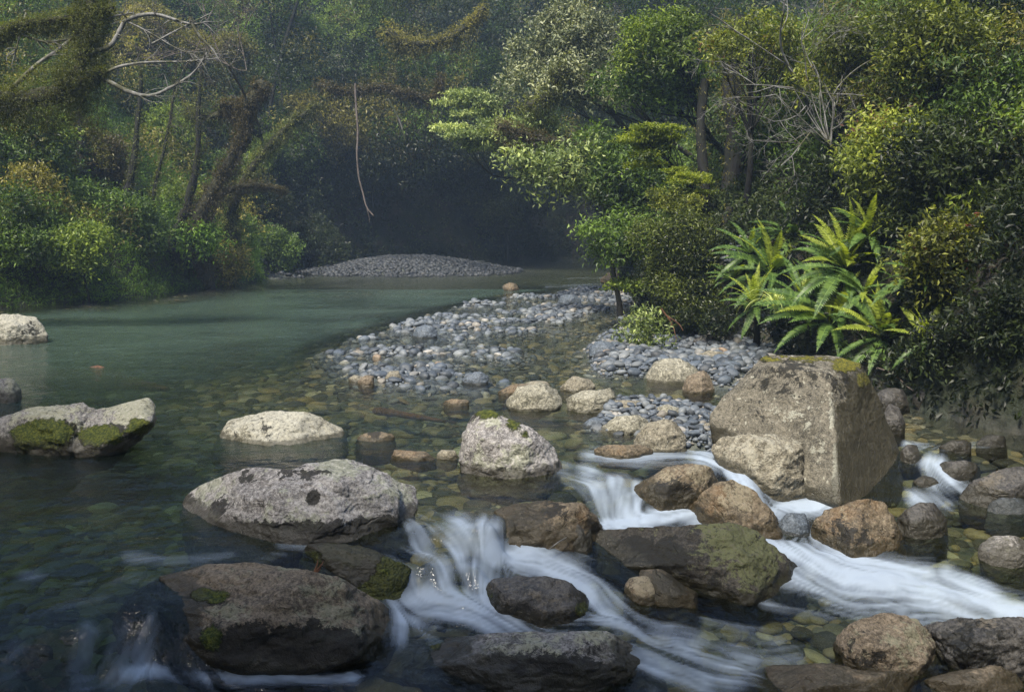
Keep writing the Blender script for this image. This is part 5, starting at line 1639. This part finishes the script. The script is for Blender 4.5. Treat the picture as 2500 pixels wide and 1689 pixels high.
    mossy_limb("thin mossy bough arched below the broken stub", [[(425, 250), (460, 268), (520, 262), (590, 310)]], 27.8, [(.07, .1, .08)], mat='moss', dens=170, L=.06, hang=.35, name="mossy_branch", cat="branch")
    mossy_limb("dark fallen log jutting from the left bank over the shade", [[(490, 445), (540, 425), (600, 422), (650, 435)]], 29.5, [(.12, .09, .04)], mat='brown', dens=260, L=.05, hang=.25, name="fallen_log", cat="log")
    mossy_limb("rusty moss covered branch above the hanging ferns and the vine", [[(720, 190), (790, 208), (860, 198), (930, 215), (985, 225), (1000, 170)]], 33, [(.04, .08, .04)], mat='rustmoss', dens=170, L=.09, hang=1.5, name="mossy_branch", cat="branch")
    mossy_limb("dark moss draped branch in the upper gap at the centre", [[(880, 70), (920, 100), (1000, 95), (1060, 60), (1100, 20)]], 31, [(.12, .12, .1)], mat='olive', dens=200, L=.08, hang=.9, name="mossy_branch", cat="branch")
    mossy_limb("olive moss curtain hanging under the silvery tree", [[(1190, 245), (1250, 215), (1270, 160), (1330, 190)]], 23.5, [(.09, .12, .08)], mat='moss', dens=260, L=.07, hang=.75, name="mossy_branch", cat="branch")
    mossy_limb("rust mossed branch joining the two pale river trees", [[(1130, 285), (1180, 300), (1240, 320), (1330, 330)]], 22.8, [(.05, .09, .1)], mat='rustmoss', dens=220, L=.06, hang=.3, name="mossy_branch", cat="branch")
    mossy_limb("green moss slope branch dropping to the pale river tree", [[(1165, 330), (1190, 370), (1215, 400)]], 23.0, [(.1, .08)], mat='moss', dens=220, L=.06, hang=.25, name="mossy_branch", cat="branch")
    # near mossy tree with bare silver branches, top left
    mossy_limb("near mossy tree leaning in at the top left, with bare silver branches and hanging moss",
               [[(-380, 330), (-200, 270), (-40, 235), (60, 222), (130, 215), (175, 165), (195, 100), (208, 20), (215, -80)], [(-40, 100), (40, 60), (150, 45), (260, 20)], [(130, 215), (205, 175), (235, 165)]],
               17.0, [(.34, .24, .19, .13, .10, .10), (.1, .09, .06), (.1, .07)], mat='moss', dens=900, L=.034, hang=1.15, ground=(-13.4, 17.5),
               bare=[([(195, 165), (245, 185), (300, 212), (345, 217), (395, 195), (440, 165), (470, 120)], (.045, .035, .012)),
                     ([(222, 178), (270, 152), (340, 142), (420, 140), (500, 132)], (.03, .022, .008)),
                     ([(205, 120), (250, 105), (272, 70), (290, 45), (350, 33), (430, 55), (470, 50)], (.045, .04, .015)),
                     ([(25, 205), (80, 150), (140, 108), (200, 60), (250, 40), (300, 30)], (.04, .03, .012)),
                     ([(30, 70), (100, 95), (170, 85), (205, 60)], (.02, .015)),
                     ([(60, 30), (45, 80), (35, 120)], (.02, .012)),
                     ([(290, 50), (340, 75), (400, 110), (440, 125)], (.018, .008)),
                     ([(430, 40), (450, 80), (480, 110), (500, 140)], (.035, .01)),
                     ([(345, 100), (400, 70), (480, 30)], (.02, .008))])
    dead_branches("tangle of brownish dead twigs at the top left behind the silver branches", [(520, 150, -.6, -.2, 1.3, .016), (500, 130, -.3, -.7, 1.3, .016), (470, 110, -.9, .1, 1.2, .014), (540, 120, .3, -.8, 1.2, .014), (455, 90, -.3, .5, 1.2, .012), (560, 160, -.2, -.9, 1.2, .012)],
                  24.0, bark='twig', base=tuple(hit_ground(600, 330)[:2]), name="dead_tree", seed=12)
    dead_branches("grey leafless tree with drooping curved twigs between the dark trunks and the flowering shrub",
                  [(1885, 330, -.2, -.8, .7, .02), (1840, 300, -.5, .5, .7, .014), (1870, 250, -.3, -.9, .8, .014), (1800, 200, -.8, -.2, .9, .014), (1830, 170, -.2, -.95, .8, .012), (1760, 215, -.9, .25, .7, .010),
                   (1900, 200, .4, -.8, .8, .012), (1830, 240, -.6, .6, .6, .010), (1860, 210, .6, .2, .7, .010), (1850, 290, -.7, .4, .6, .009), (1860, 300, .5, .3, .6, .009)],
                  15.2, bark='bone', base=(5.2, 17.0), seed=21)
    dead_branches("slanting pale bare branch at the top above the leafless tree", [(1790, 150, -.3, -.9, .9, .022), (1700, 90, -.6, -.4, .8, .014), (1820, 190, .2, .6, .5, .012)], 16.2, bark='bone', base=(5.6, 18), seed=22, depth=3)
    # ivy clad trunk
    e = mossy_limb("crooked trunk wrapped in small round ivy leaves behind the tallest fern", [[(1830, 500), (1850, 440), (1868, 390), (1880, 330), (1875, 290)], [(1880, 335), (1930, 390), (1965, 450)]], 16.6, [(.17, .15, .12), (.10, .07)],
                   mat='mid', dens=330, L=.055, hang=.2, ground=(4.9, 17.6), bark='dark', fuzz=1.15, name="ivy_clad_tree")
    # long vine
    T = Tubes()
    P = [pt(x, y, 31.5) for x, y in [(806, 190), (808, 240), (812, 300), (810, 350), (814, 400), (824, 440), (832, 470), (848, 490)]]
    b = P[0]
    T.add([p - b for p in P], [.035, .03, .02], 7, 1, .3)
    T.add([P[-2] - b, pt(838, 495, 31.5) - b, pt(838, 505, 31.5) - b], [.015, .004], 5)
    tag(obj("hanging_vine", T.mesh("hanging_vine", BARK['twig']), loc=tuple(b)), "long brown vine hanging free in front of the dark hollow", "vine")
    T = Tubes()
    P = [pt(x, y, 31.0) for x, y in [(880, 225), (900, 260), (912, 290), (920, 320)]]
    T.add([p - P[0] for p in P], [.04, .03, .02], 6, 1, .2)
    tag(obj("hanging_vine", T.mesh("hanging_vine", BARK['grey']), loc=tuple(P[0])), "short pale stem slanting down right of the long vine", "vine")
    # strap-leaved tuft between the ferns
    r = np.random.default_rng(3)
    V, Fc, tn = [], [], []
    for i in range(34):
        a = r.uniform(0, 6.28); l = r.uniform(.5, .95); e0 = r.uniform(.9, 1.4); dr = r.uniform(1.8, 2.8)
        p = np.zeros(3); n = 9; k0 = len(V)
        for j in range(n):
            t = j / (n - 1); an = e0 - dr * t
            w = .011 * (1 - t ** 3) + .001
            sdv = np.array([-math.sin(a), math.cos(a), 0])
            V += [p - sdv * w, p + sdv * w]; tn += [.6 + .3 * r.random()] * 2
            p = p + np.array([math.cos(a) * math.cos(an), math.sin(a) * math.cos(an), math.sin(an)]) * l / n
        for j in range(n - 1): Fc.append([k0 + 2 * j, k0 + 2 * j + 1, k0 + 2 * j + 3, k0 + 2 * j + 2])
    c = pt(1760, 705, 14.2)
    tag(obj("strap_leaf_tuft", mesh_np("strap_leaf_tuft", np.array(V), np.array(Fc), LM['pale'], {"tone": tn}), loc=tuple(c)), "tuft of long arching strap leaves hanging below the small left fern", "plant")
    # exposed roots under the shaded bank
    T = Tubes()
    r = np.random.default_rng(6)
    c = pt(2100, 830, 11.6)
    for pth in ([(1990, 835), (2030, 850), (2070, 885), (2130, 905)], [(2055, 835), (2080, 880), (2130, 900)], [(2110, 790), (2130, 850), (2125, 900), (2150, 920)], [(2150, 775), (2190, 800), (2230, 840)], [(2120, 895), (2170, 905), (2230, 925)], [(2130, 770), (2160, 770), (2200, 810), (2215, 850)]):
        T.add([pt(x, y, 11.5 + r.normal(0, .08)) - c for x, y in pth], [.013, .010, .005], 5)
    for _ in range(14):
        x, y = r.uniform(2000, 2220), r.uniform(800, 890)
        T.add([pt(x, y, 11.6) - c, pt(x + r.normal(0, 20), y + 30, 11.5) - c, pt(x + r.normal(0, 35), y + 60, 11.5) - c], [.006, .002], 4)
    tag(obj("exposed_roots", T.mesh("exposed_roots", BARK['twig']), loc=tuple(c)), "thin exposed roots dangling from the undercut right bank", "roots")
    T = Tubes()
    c = pt(1530, 730, 16.2)
    for pth in ([(1500, 700), (1525, 735), (1535, 770)], [(1510, 715), (1540, 735), (1550, 750)], [(1525, 735), (1515, 755)]):
        T.add([pt(x, y, 16.0) - c for x, y in pth], [.016, .006], 5)
    tag(obj("bare_branch", T.mesh("bare_branch", BARK['red']), loc=tuple(c)), "small bare forked branch beside the light green beach bush", "branch")
    # wood in the stream
    a, b_ = hit_water(850, 922), hit_water(1012, 952)
    T = Tubes()
    a[2] -= .05; b_[2] -= .02
    T.add([np.zeros(3), (b_ - a) * .3 + np.array([0, .03, 0]), (b_ - a) * .65, b_ - a], [.045, .04, .03, .018], 8, 1, .3)
    tag(obj("sunken_log", T.mesh("sunken_log", BARK['red']), loc=tuple(a)), "reddish-brown branch lying just under the clear water above the cream boulder", "log")
    a = hit_water(90, 838); b_ = hit_water(380, 836)
    T = Tubes(); a[2] -= .16; b_[2] -= .30
    T.add([np.zeros(3), (b_ - a) * .4 + np.array([0, .2, .04]), b_ - a], [.15, .16, .03], 9, 2, .4)
    tag(obj("sunken_log", T.mesh("sunken_log", BARK['red']), loc=tuple(a)), "rusty sunken log below the surface of the green pool at the left", "log")
    T = Tubes()
    p = pt(1246, 1246, float((hit_water(1262, 1250) - CAM) @ FW) - .12)
    q_ = pt(1286, 1219, float((hit_water(1262, 1250) - CAM) @ FW) - .02)
    T.add([np.zeros(3), (q_ - p) * .5 + np.array([0, 0, .006]), q_ - p], [.003, .005, .004], 6)
    tag(obj("stick", T.mesh("stick", BARK['bone']), loc=tuple(p)), "pale twig lying against the small wet brown wedge above the rapids", "stick")
    T = Tubes()
    D = float((hit_water(860, 1362) - CAM) @ FW) - .08
    p = pt(712, 1302, D)
    for x, y in ((722, 1268), (735, 1272), (728, 1290)):
        T.add([np.zeros(3), (pt(x, y, D) - p) * .6 + np.array([.004, 0, 0]), pt(x, y, D) - p], [.009, .006, .002], 6)
    tag(obj("stick", T.mesh("stick", BARK['red']), loc=tuple(p)), "rusty broken twig caught between the bright mossy boulder and the huge brown one", "stick")


def build_cover():
    LB = np.array([(-14, 20), (-12.3, 22.6)] + [tuple(p) for p in wpoly([(30, 700), (180, 692), (330, 680), (480, 656), (600, 640)])] + [(-9.0, 35), (-14, 35), (-20, 26)])
    ground_cover("grass", "low bright green grass and ferns spilling down the left bank to the water", "grass", LB, 22000, 'grass', .10, 9, 1, .34, .16, .1)
    RB = np.array([tuple(p) for p in wpoly([(2290, 985), (2180, 962), (2090, 935), (2010, 900), (1960, 872), (1868, 850), (1760, 798), (1690, 782), (1600, 776), (1530, 760), (1470, 715), (1405, 645)])] + [(5, 34), (12, 34), (16, 8), (6, 7.5)])
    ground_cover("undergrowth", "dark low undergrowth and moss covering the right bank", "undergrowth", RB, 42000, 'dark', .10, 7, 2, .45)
    FB = np.array([(-13, 33), (-8.5, 36.5), (-6, 40.6), (-2, 43.6), (3, 46.6), (8, 48), (8, 54), (-4, 54), (-16, 44)])
    ground_cover("undergrowth", "dark undergrowth on the steep far bank in the haze", "undergrowth", FB, 14000, 'dark', .2, 7, 3, .6)


def build_haze():
    bm = bmesh.new()
    bmesh.ops.create_cube(bm, size=1)
    me = bpy.data.meshes.new("haze")
    bm.to_mesh(me); bm.free()
    o = obj("haze", me, loc=(0, 40, 18.5))
    o.scale = (130, 126, 45)
    m, t, out = new_mat("haze")
    q = N(t)
    v = q.n("VolumePrincipled", {"Color": (.52, .72, 1.0), "Density": .0022, "Anisotropy": .1})
    t.links.new(v.outputs[0], out.inputs["Volume"])
    me.materials.append(m)
    tag(o, "blue morning haze hanging in the river valley", "haze", kind='stuff')


make_ground()
make_water()
build_rocks()
build_cobbles()
build_trees()
build_ferns()
build_cover()
build_background_forest()
build_haze()
